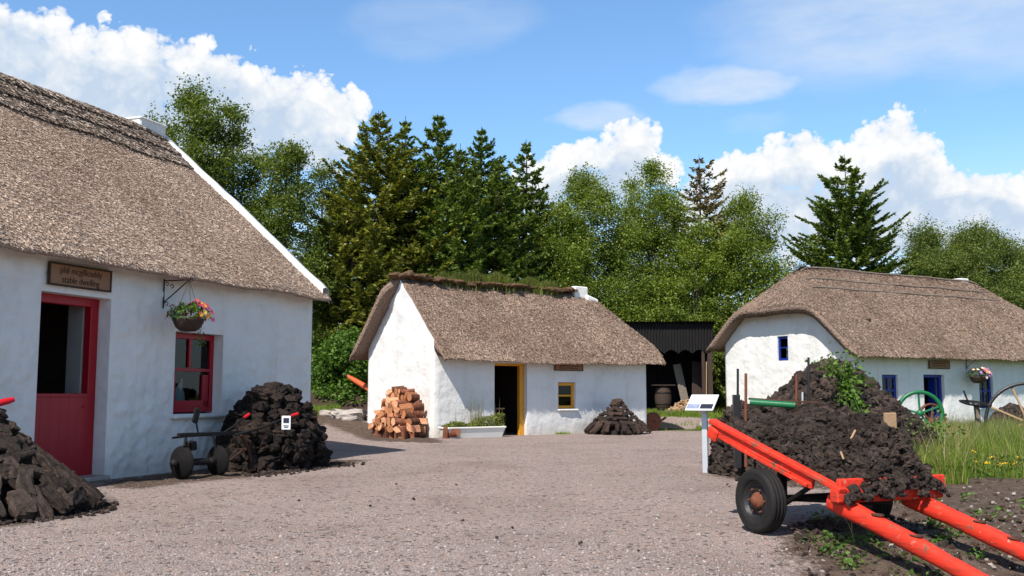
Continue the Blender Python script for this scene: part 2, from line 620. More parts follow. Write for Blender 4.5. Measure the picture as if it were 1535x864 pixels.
world = bpy.data.worlds.new("World")
scene.world = world
world.use_nodes = True
w = NT(world.node_tree)
sky = w.n('ShaderNodeTexSky', sky_type='NISHITA')
sky.sun_disc = False
sky.sun_elevation = SUN_EL
sky.sun_rotation = SUN_AZ % (2 * math.pi)
sky.altitude = 50
sky.air_density = 1.0
sky.dust_density = 0.6
sky.ozone_density = 2.5
gen = w.n('ShaderNodeTexCoord').outputs['Generated']
sx = w.n('ShaderNodeSeparateXYZ')
w.inp(sx.inputs[0], gen)
AZ = w.math('ARCTAN2', sx.outputs[0], sx.outputs[1])
EL = w.math('ARCSINE', sx.outputs[2])


def azel(px, py):
    d = ray(px, py).normalized()
    return math.atan2(d.x, d.y), math.asin(d.z)


# cloud lobes: direction and angular size (from where they stand in the sky)
LOBES = [(-60, 60, 170, 85), (60, 95, 100, 80), (160, 130, 110, 92), (300, 135, 100, 82), (395, 165, 78, 58), (440, 185, 100, 78),
         (250, 190, 180, 80), (232, 100, 70, 58), (80, 170, 160, 90), (500, 185, 52, 50), (470, 225, 80, 40),
         (945, 222, 58, 40), (880, 248, 70, 38), (830, 275, 80, 50), (930, 280, 120, 50),
         (1345, 235, 62, 62), (1290, 262, 70, 50), (1205, 255, 85, 52), (1130, 270, 85, 45), (1410, 285, 90, 48), (1490, 290, 75, 38),
         (1300, 330, 260, 75), (1600, 320, 120, 60), (1475, 325, 130, 55), (1100, 330, 160, 60)]
warp = w.noise(gen, 7.0, 2, 0.5, out=1)
wsep = w.n('ShaderNodeSeparateColor')
w.inp(wsep.inputs[0], warp)
AZw = w.math('ADD', AZ, w.math('MULTIPLY', w.math('SUBTRACT', wsep.outputs[0], 0.5), 0.05))
ELw = w.math('ADD', EL, w.math('MULTIPLY', w.math('SUBTRACT', wsep.outputs[1], 0.5), 0.05))


def lobe(px, py, rx, ry, A, E_):
    a, e = azel(px, py)
    dx = w.math('DIVIDE', w.math('SUBTRACT', A, a), rx / FPX)
    dy = w.math('DIVIDE', w.math('SUBTRACT', E_, e), ry / FPX)
    q = w.math('ADD', w.math('MULTIPLY', dx, dx), w.math('MULTIPLY', dy, dy))
    return w.math('SUBTRACT', 1.0, q)


def union(A, E_):
    d = None
    for L in LOBES:
        q = lobe(*L, A, E_)
        d = q if d is None else w.math('SMOOTH_MAX', d, q, 0.35)
    return d


d0 = union(AZw, ELw)
nz = w.noise(w.mapping(gen, (1, 1, 1.2)), 12.0, 10, 0.62, 0.3)
puff = w.math('SUBTRACT', 1.0, w.voro(gen, 32.0, 'SMOOTH_F1'))
puff2 = w.math('SUBTRACT', 1.0, w.voro(w.mix(0.035, gen, w.noise(gen, 40.0, 3, 0.6, out=1)), 58.0, 'F1'))
puff3 = w.math('SUBTRACT', 1.0, w.voro(w.mix(0.02, gen, w.noise(gen, 70.0, 3, 0.6, out=1)), 130.0, 'F1'))
fine = w.math('ADD', w.math('MULTIPLY', w.math('SUBTRACT', puff, 0.6), 1.05), w.math('ADD', w.math('MULTIPLY', w.math('SUBTRACT', puff2, 0.6), 0.75), w.math('MULTIPLY', w.math('SUBTRACT', puff3, 0.6), 0.35)))
d0 = w.math('ADD', d0, w.math('MULTIPLY', w.math('MINIMUM', w.math('ADD', d0, 0.12), 0.0), 0.8))
dens = w.math('ADD', d0, w.math('ADD', fine, w.math('MULTIPLY', w.math('SUBTRACT', nz, 0.5), 1.75)))
alpha = w.ramp(dens, [(0.0, 0), (0.10, .5), (0.26, .93), (0.5, 1)])
# sunlit crests over shaded bases: how much of the cloud's body lies above this point
d1 = union(AZw, w.math('ADD', ELw, 0.030))
nz1 = w.noise(w.mapping(gen, (1, 1, 1.6), (0, 0, .4)), 9.0, 5, 0.55, 0.4)
thick = w.math('MAXIMUM', w.math('ADD', d1, w.math('MULTIPLY', w.math('SUBTRACT', nz1, 0.5), 2.3)), 0.0)
lit = w.ramp(w.math('MULTIPLY', thick, 0.8), [(0.02, .97), (0.16, .74), (0.4, .40), (0.8, .22)], "EASE")
lit = w.math('ADD', lit, w.math('MULTIPLY', fine, 0.75), clamp=True)
ccol = w.mix(lit, (4.3, 5.25, 6.5), (7.75, 7.75, 7.7))
tint = w.ramp(w.math('DIVIDE', EL, 1.5708), [(0.25, (1.17, 1.46, 1.62)), (0.5, (.70, .58, .50))])  # overhead sky darkened and warmed to cut fill light in the shade
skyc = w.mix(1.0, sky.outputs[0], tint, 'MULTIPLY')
skyc = w.mix(w.ramp(w.math('DIVIDE', EL, 1.5708), [(0.02, .75), (0.15, 0)]), skyc, (6.2, 6.9, 7.6))
# thin veils: a soft lens and streaks, torn by noise
vw = w.noise(w.mapping(gen, (1, 1, 2.2)), 4.0, 5, 0.6, out=1)
vs = w.n('ShaderNodeSeparateColor')
w.inp(vs.inputs[0], vw)
AZv = w.math('ADD', AZ, w.math('MULTIPLY', w.math('SUBTRACT', vs.outputs[0], 0.5), 0.22))
ELv = w.math('ADD', EL, w.math('MULTIPLY', w.math('SUBTRACT', vs.outputs[1], 0.5), 0.07))
vn = w.ramp(w.noise(w.mapping(gen, (1.2, 1.2, 4)), 7.0, 7, 0.62), [(0.32, 0), (0.68, 1)])
veil = None
for px, py, rx, ry, s in ((1085, 122, 120, 34, 1.0), (1330, 20, 330, 105, .75), (1490, 50, 200, 80, .6), (650, 28, 140, 60, .30), (900, 178, 75, 24, .7), (1160, 175, 60, 18, .2)):
    q = w.math('MULTIPLY', w.ramp(lobe(px, py, rx, ry, AZv, ELv), [(0, 0), (.9, 1)], 'EASE'), s)
    veil = q if veil is None else w.math('MAXIMUM', veil, q)
veil = w.math('MULTIPLY', veil, w.math('ADD', w.math('MULTIPLY', vn, 0.6), 0.4), clamp=True)
skyv = w.mix(veil, skyc, (5.6, 6.3, 7.2))
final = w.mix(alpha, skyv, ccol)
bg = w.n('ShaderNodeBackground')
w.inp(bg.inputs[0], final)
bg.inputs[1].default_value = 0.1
wo = w.n('ShaderNodeOutputWorld')
world.node_tree.links.new(bg.outputs[0], wo.inputs[0])
SKY_TINT = skyc

scene.view_settings.view_transform = 'Standard'
scene.view_settings.look = 'None'
scene.view_settings.gamma = 1
scene.view_settings.use_curve_mapping = False
scene.view_settings.exposure = 0.4
scene.cycles.max_bounces = 6
scene.cycles.transparent_max_bounces = 12
scene.cycles.use_denoising = True

# ------------------------------------------------------------------ terrain
def terrain(x, y):
    a = 0.62 * sstep(25, 34, y) * (1 - sstep(-4.6, -3.2, x))
    b = 0.5 * sstep(32.5, 38.5, y) * sstep(2.5, 4.5, x) * (1 - sstep(6.5, 10.0, x))
    c = 0.22 * sstep(8, 11, x) * (1 - sstep(22, 27, y)) * sstep(14, 17, y)
    dip = 0.28 * sstep(-9.3, -6.6, -y) * sstep(1.0, 2.6, x)
    return max(a, b) - dip


def inside(p, poly):
    x, y = p
    r = False
    j = len(poly) - 1
    for i in range(len(poly)):
        xi, yi = poly[i]
        xj, yj = poly[j]
        if (yi > y) != (yj > y) and x < (xj - xi) * (y - yi) / (yj - yi) + xi:
            r = not r
        j = i
    return r


def gpoly(pts):
    return [tuple(ground_pt(*p).xy) for p in pts]


SOIL = [gpoly([(1165, 792), (1185, 815), (1215, 838), (1330, 872), (1420, 990)]) + [(5.2, 3.0), (12, 3.0), (12, 13.0)] + gpoly([(1535, 716), (1420, 712), (1350, 742), (1270, 772)]),
        gpoly([(1085, 700), (1070, 712), (1100, 716), (1180, 730), (1340, 738), (1420, 712)]) + [(8.0, 18.0), (3.3, 18.0)],
        gpoly([(430, 655), (490, 652), (560, 661), (640, 664), (668, 664)]) + [(-2.2, 27.5), (-4.6, 30.5), (-6, 40), (-10, 40), (-9, 26)],
        [(3.0, 38.9), (8.2, 38.7), (8.2, 44), (3.0, 44)],
        [(-5.55, 14.0), (-4.0, 18.6), (-2.6, 18.3), (-3.0, 16.2), (-3.9, 14.6), (-4.85, 12.9), (-5.3, 13.1)],
        gpoly([(0, 792), (75, 782), (165, 752), (130, 735), (0, 720)]) + [(-8, 11)]]
GRASS = [gpoly([(1340, 745), (1420, 716), (1535, 719)]) + [(14, 13.0), (30, 20), (30, 38), (13.2, 33.7), (11.4, 32.6), (9.3, 25), (6.6, 19.5)],
         [(3.6, 33.0), (8.4, 32.0), (9.6, 35.0), (7.2, 41.0), (2, 42), (3, 37)],
         [(-7.4, 30), (-6.3, 30), (-5.7, 33.5), (-6.5, 38), (-9, 38)]]
HOLE = [[(3.0, 38.6), (8.2, 38.4), (8.2, 44), (3.0, 44)], [(4.2, 33.6), (8.6, 33.4), (8.6, 36.0), (4.2, 36.6)]]


def dist_poly(p, poly):
    best = 1e9
    n = len(poly)
    px, py = p
    for i in range(n):
        ax, ay = poly[i]
        bx, by = poly[(i + 1) % n]
        dx, dy = bx - ax, by - ay
        L = dx * dx + dy * dy
        t = 0 if L == 0 else max(0, min(1, ((px - ax) * dx + (py - ay) * dy) / L))
        d = math.hypot(px - ax - t * dx, py - ay - t * dy)
        best = min(best, d)
    return best


def zone(p):
    def soft(polys, wd):
        v = 0
        for q in polys:
            d = dist_poly(p, q)
            s = 0.5 + 0.5 * min(1, d / wd) * (1 if inside(p, q) else -1)
            v = max(v, s)
        return v
    s = soft(SOIL, 0.45)
    g = soft(GRASS, 0.8)
    if p[1] > 41 or abs(p[0]) > 16:
        g = 1.0
    h = soft(HOLE, 0.6)
    return s, min(g, 1 - h)


def build_ground():
    xs = np.concatenate([[-2500, -600, -150, -60, -30], np.arange(-16, 18.01, 0.16), [22, 30, 60, 150, 600, 2500]])
    ys = np.concatenate([[-300, -40, -10], np.arange(0, 16, 0.14), np.arange(16, 44, 0.3), [48, 55, 70, 120, 400, 1500, 4500]])
    nx, ny = len(xs), len(ys)
    V = np.zeros((nx * ny, 3))
    C = np.zeros((nx * ny, 4))
    k = 0
    for y in ys:
        for x in xs:
            z = terrain(x, y)
            s, g = zone((x, y)) if (-17 < x < 19 and 0 < y < 45) else (0.0, 1.0 if y > 20 or abs(x) > 20 else 0.0)
            if -17 < x < 19 and 0 < y < 45:
                z += 0.018 * fbm(x * 0.5, y * 0.5, 1.0, 3) + 0.05 * sstep(.4, .9, s) * fbm(x * 2.6, y * 2.6, 4.0, 4)
            V[k] = (x, y, z)
            C[k] = (s, g, 0, 1)
            k += 1
    i, j = np.meshgrid(np.arange(nx - 1), np.arange(ny - 1))
    b = (j * nx + i).ravel()
    F = np.stack([b, b + 1, b + 1 + nx, b + nx], 1)
    mb = MB().add(V, F, 0, True)
    o = mb.build("ground", M['ground'])
    a = o.data.color_attributes.new("zone", 'FLOAT_COLOR', 'POINT')
    a.data.foreach_set("color", C.astype(np.float32).ravel())
    tag(o, kind="structure")
    return o


build_ground()


# ------------------------------------------------------------------ houses
def wall_panel(mb, O, U, N, L, ztop, openings, res=0.1, amp=0.02, seed=0.0, zlo=-0.25, freq=2.3, mat=0, reveal_mat=0, lowtop=None, stone=0):
    """rubble wall face with real openings; O foot corner, U along, N outward"""
    O, U, N = Vector(O), Vector(U), Vector(N)
    zmax = max(ztop(L * k / 40) for k in range(41))

    def lines(a, b, extra):
        s = set(round(v, 4) for v in np.arange(a, b, res))
        s |= {round(a, 4), round(b, 4)}
        for e in extra:
            s = {v for v in s if abs(v - e) > res * 0.45 or v in (round(a, 4), round(b, 4))}
        s |= {round(e, 4) for e in extra}
        return sorted(s)
    us = lines(0, L, [e for o in openings for e in o[:2]])
    zs = lines(zlo, zmax, [e for o in openings for e in o[2:4]])
    V = np.zeros((len(us), len(zs), 3))
    raw = np.zeros((len(us), len(zs)))
    for i, u in enumerate(us):
        zt = ztop(u)
        for j, z in enumerate(zs):
            zc = min(z, zt)
            raw[i, j] = zc
            e = min(u, L - u)
            f = sstep(0, 0.16, e)
            for o in openings:
                dx = max(o[0] - u, 0, u - o[1])
                dz = max(o[2] - zc, 0, zc - o[3])
                f = min(f, sstep(0, 0.14, math.hypot(dx, dz)))
            P = O + U * u + Vector((0, 0, zc))
            d = fbm(P.x * freq + seed, P.y * freq, P.z * freq * 1.25, 3)
            d2 = mnoise.noise(Vector((P.x * freq * 2.7 + seed, P.y * freq * 2.7, P.z * freq * 3.4)))
            if stone:
                q = Vector((P.x * stone + .5 * d, P.y * stone, P.z * stone * 1.35 + .5 * d2))
                vd_ = mnoise.voronoi(q)[0]
                d = .35 * d + 1.25 * (min(.55, vd_[1] - vd_[0]) - .25) * (.55 + .45 * sstep(2.6, 1.2, zc))
                d2 *= .5
            P = P + N * ((d * 0.9 + d2 * 0.7 + 0.35) * amp * f * 1.6)
            if e < 1e-6:
                P = P + U * (0.025 if u < L / 2 else -0.025) - N * 0.025
            V[i, j] = P
    nz_ = len(zs)
    F = []
    for i in range(len(us) - 1):
        for j in range(len(zs) - 1):
            um, zm = (us[i] + us[i + 1]) / 2, (zs[j] + zs[j + 1]) / 2
            if any(o[0] < um < o[1] and o[2] < zm < o[3] for o in openings):
                continue
            if raw[i, j + 1] - raw[i, j] < 1e-6 and raw[i + 1, j + 1] - raw[i + 1, j] < 1e-6:
                continue
            F.append((i * nz_ + j, (i + 1) * nz_ + j, (i + 1) * nz_ + j + 1, i * nz_ + j + 1))
    mb.add(V.reshape(-1, 3), np.array(F), mat, True)
    for o in openings:
        u0, u1, z0, z1, dep = o[:5]
        c = [O + U * u0 + Vector((0, 0, z0)), O + U * u1 + Vector((0, 0, z0)), O + U * u1 + Vector((0, 0, z1)), O + U * u0 + Vector((0, 0, z1))]
        for a, b in ((0, 1), (1, 2), (2, 3), (3, 0)):
            nseg = 10
            vv, ff = [], []
            for k in range(nseg + 1):
                p = c[a].lerp(c[b], k / nseg)
                for q in range(4):
                    jj = 0.008 * mnoise.noise((p - N * dep * q / 3) * 6) if 0 < q else 0
                    inward = ((c[0] + c[2]) / 2 - p).normalized()
                    vv.append(p - N * (dep * q / 3) + inward * jj)
            for k in range(nseg):
                for q in range(3):
                    ff.append((k * 4 + q, k * 4 + q + 1, (k + 1) * 4 + q + 1, (k + 1) * 4 + q))
            mb.add([tuple(v) for v in vv], np.array(ff), reveal_mat, True)


def smin(a, b, k):
    h = max(0.0, min(1.0, 0.5 + 0.5 * (b - a) / k))
    return b * (1 - h) + a * h - k * h * (1 - h)


class Roof:
    """thatch coat: top surface over the plan, real thickness, straw ends standing out of it"""

    def __init__(self, xlo, xhi, ylo, yhi, yr, zr, zf, zb, hips=(), th=0.34, k=0.25, wob=0.03, seed=0.0, sag=0.0):
        self.__dict__.update(locals())

    def z(self, x, y):
        s1 = (self.zr - self.zf) / self.yr
        s2 = (self.zr - self.zb) / (self.yb - self.yr)
        zr = self.zr
        zf = zr + (y - self.yr) * s1
        zb_ = zr - (y - self.yr) * s2
        z = smin(zf, zb_, self.k)
        for (x0, zz, sl, kk) in self.hips:
            z = smin(z, zz + (x - x0) * sl, kk)
        z += self.wob * fbm(x * 0.55 + self.seed, y * 0.55, 2.0, 3) + 0.4 * self.wob * fbm(x * 2.5 + self.seed, y * 2.5, 5.0, 2)
        # eave rounding
        d = min(y - self.ylo, self.yhi - y)
        if d < 0.22:
            z -= 0.05 * (1 - max(d, 0) / 0.22) ** 2
        return z - self.sag * math.sin(math.pi * min(1, max(0, (x - self.x0m) / (self.x1m - self.x0m))))

    def setup(self, yb, x0m=None, x1m=None):
        self.yb = yb
        self.x0m = self.xlo(0) if x0m is None else x0m
        self.x1m = self.xhi(0) if x1m is None else x1m
        return self

    def pt(self, s, t):
        y = self.ylo + (self.yhi - self.ylo) * t
        x = self.xlo(y) + (self.xhi(y) - self.xlo(y)) * s
        return x, y

    def build(self, name, parent, mt, mbase, n_straw, L=0.09, W=0.012, trange=(0.0, 0.56), res=0.16, back=0.12, lift=0.035, srange=(0, 1), wild=0.5):
        rng = np.random.default_rng(int(self.seed * 10) + 5)
        Lx = self.xhi(0) - self.xlo(0)
        nx = int(Lx / res)
        ts = []
        Ly = self.yhi - self.ylo
        ny = int(Ly / res)
        ts = sorted(set([0, 0.008, 0.02, 0.035] + [k / ny for k in range(1, ny)] + [0.965, 0.98, 0.992, 1]))
        ss = [0, 0.004, 0.01] + [k / nx for k in range(1, nx)] + [0.99, 0.996, 1]
        top, bot = [], []
        for s in ss:
            for t in ts:
                x, y = self.pt(s, t)
                z = self.z(x, y)
                e = min(s, 1 - s) * Lx
                if e < 0.12:
                    z -= 0.05 * (1 - e / 0.12) ** 2
                top.append((x, y, z))
                bot.append((x, y, z - self.thick(x, y)))
        n1, n2 = len(ss), len(ts)
        F, G_, S = [], [], []
        for i in range(n1 - 1):
            for j in range(n2 - 1):
                a, b, c, d = i * n2 + j, (i + 1) * n2 + j, (i + 1) * n2 + j + 1, i * n2 + j + 1
                F.append((a, b, c, d))
                G_.append((d, c, b, a))
        N0 = n1 * n2
        loop = [i * n2 for i in range(n1)] + [(n1 - 1) * n2 + j for j in range(1, n2)] + [i * n2 + n2 - 1 for i in range(n1 - 2, -1, -1)] + [j for j in range(n2 - 2, 0, -1)]
        for q in range(len(loop)):
            a, b = loop[q], loop[(q + 1) % len(loop)]
            S.append((a, a + N0, b + N0, b))
        mb = MB()
        mb.add(np.array(top + bot), np.concatenate([np.array(F), np.array(G_) + N0, np.array(S)]), 1, True)
        # straw
        P, D, NN = [], [], []
        nb = int(n_straw * back)
        for q in range(n_straw + nb):
            s = rng.uniform(*srange) if q < n_straw else rng.random()
            t = trange[0] + (trange[1] - trange[0]) * rng.random() if q < n_straw else rng.random()
            if rng.random() < 0.03:
                t = rng.uniform(0, 0.012)
            x, y = self.pt(s, t)
            h = 0.05
            z = self.z(x, y)
            gx = (self.z(x + h, y) - z) / h
            gy = (self.z(x, y + h) - z) / h
            g = math.hypot(gx, gy)
            if g < 0.15:
                dx, dy = 0, -1
            else:
                dx, dy = -gx / g, -gy / g
            a = rng.normal(0, 0.30)
            ca, sa = math.cos(a), math.sin(a)
            dx, dy = dx * ca - dy * sa, dx * sa + dy * ca
            dz = gx * dx + gy * dy
            P.append((x, y, z))
            D.append((dx, dy, dz))
            NN.append((-gx, -gy, 1))
        P, D, NN = map(np.array, (P, D, NN))
        D /= np.linalg.norm(D, axis=1)[:, None]
        NN /= np.linalg.norm(NN, axis=1)[:, None]
        B = np.cross(NN, D)
        m = len(P)
        ang = rng.normal(0, wild, m)[:, None]
        B = B * np.cos(ang) + NN * np.sin(ang)
        ln = (L * rng.uniform(0.5, 1.5, m))[:, None]
        wd = (W * rng.uniform(0.6, 1.4, m))[:, None]
        up = (lift * rng.uniform(0.1, 1.0, m))[:, None]
        P = P + NN * rng.uniform(-0.004, 0.012, m)[:, None]
        tip = P + D * ln + NN * up
        V = np.stack([P - B * wd * .5, P + B * wd * .5, tip + B * wd * .42, tip - B * wd * .42], 1).reshape(-1, 3)
        mb.add(V, np.arange(4 * m).reshape(-1, 4), 0)
        return mb.build(name, [mt, mbase], parent)

    def eave(self, y):
        return .18 + .82 * sstep(0, .40, min(y - self.ylo, self.yhi - y))

    def thick(self, x, y):
        return self.th * self.eave(y)


def frame_window(parent, name, mt, x, z, w, h, y, fw=0.07, bars=(), depth=0.06, sill_w=0.0, label=None):
    """window: frame child with sash bars and a pane sub-part; x,z lower-left in wall coordinates"""
    mb = MB()
    for (cx, cz, sx_, sz) in ((x + w / 2, z + fw / 2, w, fw), (x + w / 2, z + h - fw / 2, w, fw)):
        mb.box((cx, y, cz), (sx_, depth, sz), None, 0.006)
    for (cx, cz) in ((x + fw / 2, z + h / 2), (x + w - fw / 2, z + h / 2)):
        mb.box((cx, y, cz), (fw, depth - 0.004, h - 2 * fw + 0.002), None, 0.006)
    for b in bars:
        mb.box((x + b[0] * w, y - 0.004, z + b[1] * h), (b[2] * w if b[2] > 0 else fw * 0.6, depth * 0.75, b[3] * h if b[3] > 0 else fw * 0.6), None, 0.004)
    o = mb.build(name, mt, parent)
    p = MB().box((x + w / 2, y + 0.012, z + h / 2), (w - fw, 0.006, h - fw))
    p.build("pane", M['glass'], o)
    return o


def lettering(text, size, parent, name, mt, loc, rot, extr=0.004, sx_=1.0):
    cu = bpy.data.curves.new(name, 'FONT')
    cu.body = text
    cu.size = size
    cu.extrude = extr
    cu.align_x = 'CENTER'
    cu.align_y = 'CENTER'
    cu.space_line = 1.0
    tmp = bpy.data.objects.new("tmp", cu)
    COL.objects.link(tmp)
    bpy.context.view_layer.update()
    me = bpy.data.meshes.new_from_object(tmp.evaluated_get(bpy.context.evaluated_depsgraph_get()))
    bpy.data.objects.remove(tmp)
    me.materials.clear()
    me.materials.append(mt)
    o = bpy.data.objects.new(name, me)
    COL.objects.link(o)
    o.parent = parent
    o.location = loc
    o.rotation_euler = rot
    o.scale = (sx_, 1, 1)
    return o


def house_empty(name, o, ang):
    return empty(name, (o[0], o[1], 0), math.pi / 2 - R(ang))


# local frame of a house: x along the front, y inward, z up
X, Y = Vector((1, 0, 0)), Vector((0, 1, 0))

# ---- the large cottage with the red half-door
HA = house_empty("thatched_cottage", (-5.68, 14.13), 20)
tag(HA, "largest white thatched cottage, with a red half-door and white gable coping", "cottage")
DEP_A, LA0, LA1, RA, ZRA, ZEA = 7.6, -5.2, 5.4, 3.8, 6.62, 3.3
DOOR_A = (-1.27, 0.0, -0.25, 2.53, 0.42)
WIN_A = (1.41, 2.62, 0.88, 2.16, 0.3)
roofA = Roof(lambda y: LA0 - .3, lambda y: LA1 + 0.02, -0.36, DEP_A + .36, RA, ZRA, 3.35, 3.35, (), th=0.30, k=0.5, wob=0.035, seed=1.3).setup(DEP_A)
mb = MB()
ztA = lambda u: 3.16
wall_panel(mb, (LA0, 0, 0), X, -Y, LA1 - LA0, ztA,
           [(DOOR_A[0] - LA0, DOOR_A[1] - LA0) + DOOR_A[2:], (WIN_A[0] - LA0, WIN_A[1] - LA0) + WIN_A[2:]], res=0.045, amp=0.036, seed=3.0, freq=2.6, stone=4.2)
ztg = lambda u: min(roofA.z(LA1 - .1, u) - 0.04, 7)
wall_panel(mb, (LA1, 0, 0), Y, X, DEP_A, ztg, [], res=0.15, amp=0.02, seed=3.0)
wall_panel(mb, (LA0, 0, 0), Y, -X, DEP_A, ztg, [], res=0.4, amp=0.02)
wall_panel(mb, (LA0, DEP_A, 0), X, Y, LA1 - LA0, ztA, [], res=0.4, amp=0.02)
mb.build("wall", M['white'], HA)
mb = MB()
mb.box((0.1, 3.8, -0.03), (10.2, 7.2, 0.05))
mb.build("floor", M['floor_in'], HA)
mb = MB()
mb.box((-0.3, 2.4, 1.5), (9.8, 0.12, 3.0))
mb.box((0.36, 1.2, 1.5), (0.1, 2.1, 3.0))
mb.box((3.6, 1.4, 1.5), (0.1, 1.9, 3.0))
mb.build("added_dark_partition", M['wood_dark'], HA)  # dark partitions added so the rooms read black through door and window
roof = roofA.build("roof", HA, M['thatch_a'], M['thatch_a_base'], 185000, L=0.036, W=0.0075, trange=(0, 0.515), res=0.15, lift=0.02, srange=(0.2, 1), back=0.08)
# ridge cap: three lapped courses of darker old thatch with rough lower edges
mb = MB()
rng = np.random.default_rng(3)
for c, (y0, y1, off) in enumerate(((RA - 1.0, RA - .5, 0.06), (RA - .66, RA - .22, 0.115), (RA - .36, RA + .5, 0.165))):
    xs_ = np.arange(LA0 - .3, LA1 - .02, 0.09)
    V, F = [], []
    K = 9
    for i, x in enumerate(xs_):
        taper = sstep(LA1 + .02, LA1 - .9, x)
        ya = y0 + 0.05 * fbm(x * 1.1, c * 3.1, 0, 3) + 0.03 * fbm(x * 6, c * 3.1, 2, 2)
        for k in range(K):
            y = ya + (y1 - ya) * k / (K - 2) if k < K - 1 else ya
            yy = y if k < K - 1 else ya + 0.02
            z = roofA.z(x, yy) + (off * (0.55 + 0.45 * taper) * (1 - 0.15 * k / K) + 0.02 * fbm(x * 3, yy * 3, c, 2) if k < K - 1 else -0.03)
            V.append((x, yy, z))
    order = [K - 1] + list(range(K - 1))
    for i in range(len(xs_) - 1):
        for a, b in zip(order[:-1], order[1:]):
            F.append((i * K + a, (i + 1) * K + a, (i + 1) * K + b, i * K + b))
    mb.add(V, np.array(F), 1, False)
    mb.tube([(x, y0 + .03 + 0.05 * fbm(x * 1.1, c * 3.1, 0, 3), roofA.z(x, y0 + .03) + off * .5 * (.55 + .45 * sstep(LA1 + .02, LA1 - .9, x)) + .012 * fbm(x * 5, c, 0, 2)) for x in xs_[20:]], .026, 5, 2)
    m = 6000
    xx = rng.uniform(LA0 + 2, LA1 - .05, m)
    tt = rng.random(m) ** 1.3
    P = np.array([(x, (y0 - .01) + (y1 - y0) * t + 0.05 * fbm(x * 1.1, c * 3.1, 0, 3), 0) for x, t in zip(xx, tt)])
    P[:, 2] = [roofA.z(x, y) + off * (0.55 + .45 * sstep(LA1 + .02, LA1 - .9, x)) for x, y in P[:, :2]]
    sl = (ZRA - 3.35) / RA
    a = rng.normal(0, 0.45, m)
    D = np.stack([np.sin(a) + .5, -np.cos(a), -sl * np.cos(a)], 1)
    D /= np.linalg.norm(D, axis=1)[:, None]
    B = np.stack([np.cos(a), np.sin(a) * .7, rng.normal(0, .4, m)], 1)
    ln = rng.uniform(.05, .14, m)[:, None]
    wd = rng.uniform(.005, .013, m)[:, None]
    tip = P + D * ln + np.array([0, -.5, .6]) * rng.uniform(0, .03, m)[:, None]
    mb.add(np.stack([P - B * wd, P + B * wd, tip + B * wd, tip - B * wd], 1).reshape(-1, 3), np.arange(4 * m).reshape(-1, 4), 0)
mb.build("ridge_cap", [M['ridge'], M['ridge_base'], M['wood_dark']], roof)
# white coping along the gable
mb = MB()
ys_ = np.arange(-0.30, DEP_A + .3, 0.1)
V, F = [], []
for i, y in enumerate(ys_):
    zt = roofA.z(LA1 - .05, y)
    j1, j2 = 0.02 * fbm(y * 1.5, 0, 7, 2), 0.025 * fbm(y * 1.3, 3, 7, 2)
    for (dx, dz) in ((-0.17 + j1, -.05), (-0.15 + j1, .10 + j2), (-0.05, .125 + j2), (.075, .10 + j2), (.085, -.07 - .3 * sstep(-.25, .5, y) )):
        V.append((LA1 + dx, y, zt + dz))
for i in range(len(ys_) - 1):
    for k in range(4):
        F.append((i * 5 + k, i * 5 + k + 1, (i + 1) * 5 + k + 1, (i + 1) * 5 + k))
mb.add(V, np.array(F), 0, True)
mb.build("coping", M['white'], HA)
mb = MB()
mb.box((LA1 - .52, RA, 6.3), (0.78, 0.62, 0.80), None, 0.03)
mb.box((LA1 - .52, RA, 6.69), (0.82, 0.66, 0.06), None, 0.02)
mb.build("chimney", M['white'], roof)
# door frame and half door
fy = 0.27
mb = MB()
x0, x1 = DOOR_A[0], DOOR_A[1]
mb.box((x0 + .055, fy, 1.25), (0.11, 0.12, 2.56), None, 0.008)
mb.box((x1 - .075, fy, 1.25), (0.15, 0.12, 2.56), None, 0.008)
mb.box(((x0 + x1) / 2, fy - .003, 2.47), (x1 - x0, 0.124, 0.125), None, 0.008)
fr = mb.build("door_frame", M['red_door'], HA)
mb = MB()
hd0, hd1 = x0 + .115, x1 - .155
nb = 6
bw = (hd1 - hd0) / nb
for k in range(nb):
    mb.box((hd0 + bw * (k + .5), fy - .05, .63), (bw - .0012, 0.035, 1.14), None, 0.0015)
mb.box(((hd0 + hd1) / 2, fy - .052, 1.175), (hd1 - hd0 + .02, 0.06, 0.05), None, 0.006)
hdm = mb.build("half_door", M['red_door'], HA)
mb = MB()
mb.box((hd1 - .06, fy - .075, 1.02), (0.07, 0.02, 0.03), None, 0.004)
mb.build("latch", M['red_door'], hdm)
mb = MB().box(((x0 + x1) / 2, .10, .035), (x1 - x0, 0.46, 0.07), None, 0.02)
mb.build("threshold", M['rock'], HA)
# inner reveal of the thick wall, just behind the right jamb
mb = MB().box((x1 - .145, fy + .20, 1.75), (0.05, 0.27, 1.5), None, 0.006)
mb.build("inner_jamb", M['plaster_in'], HA)
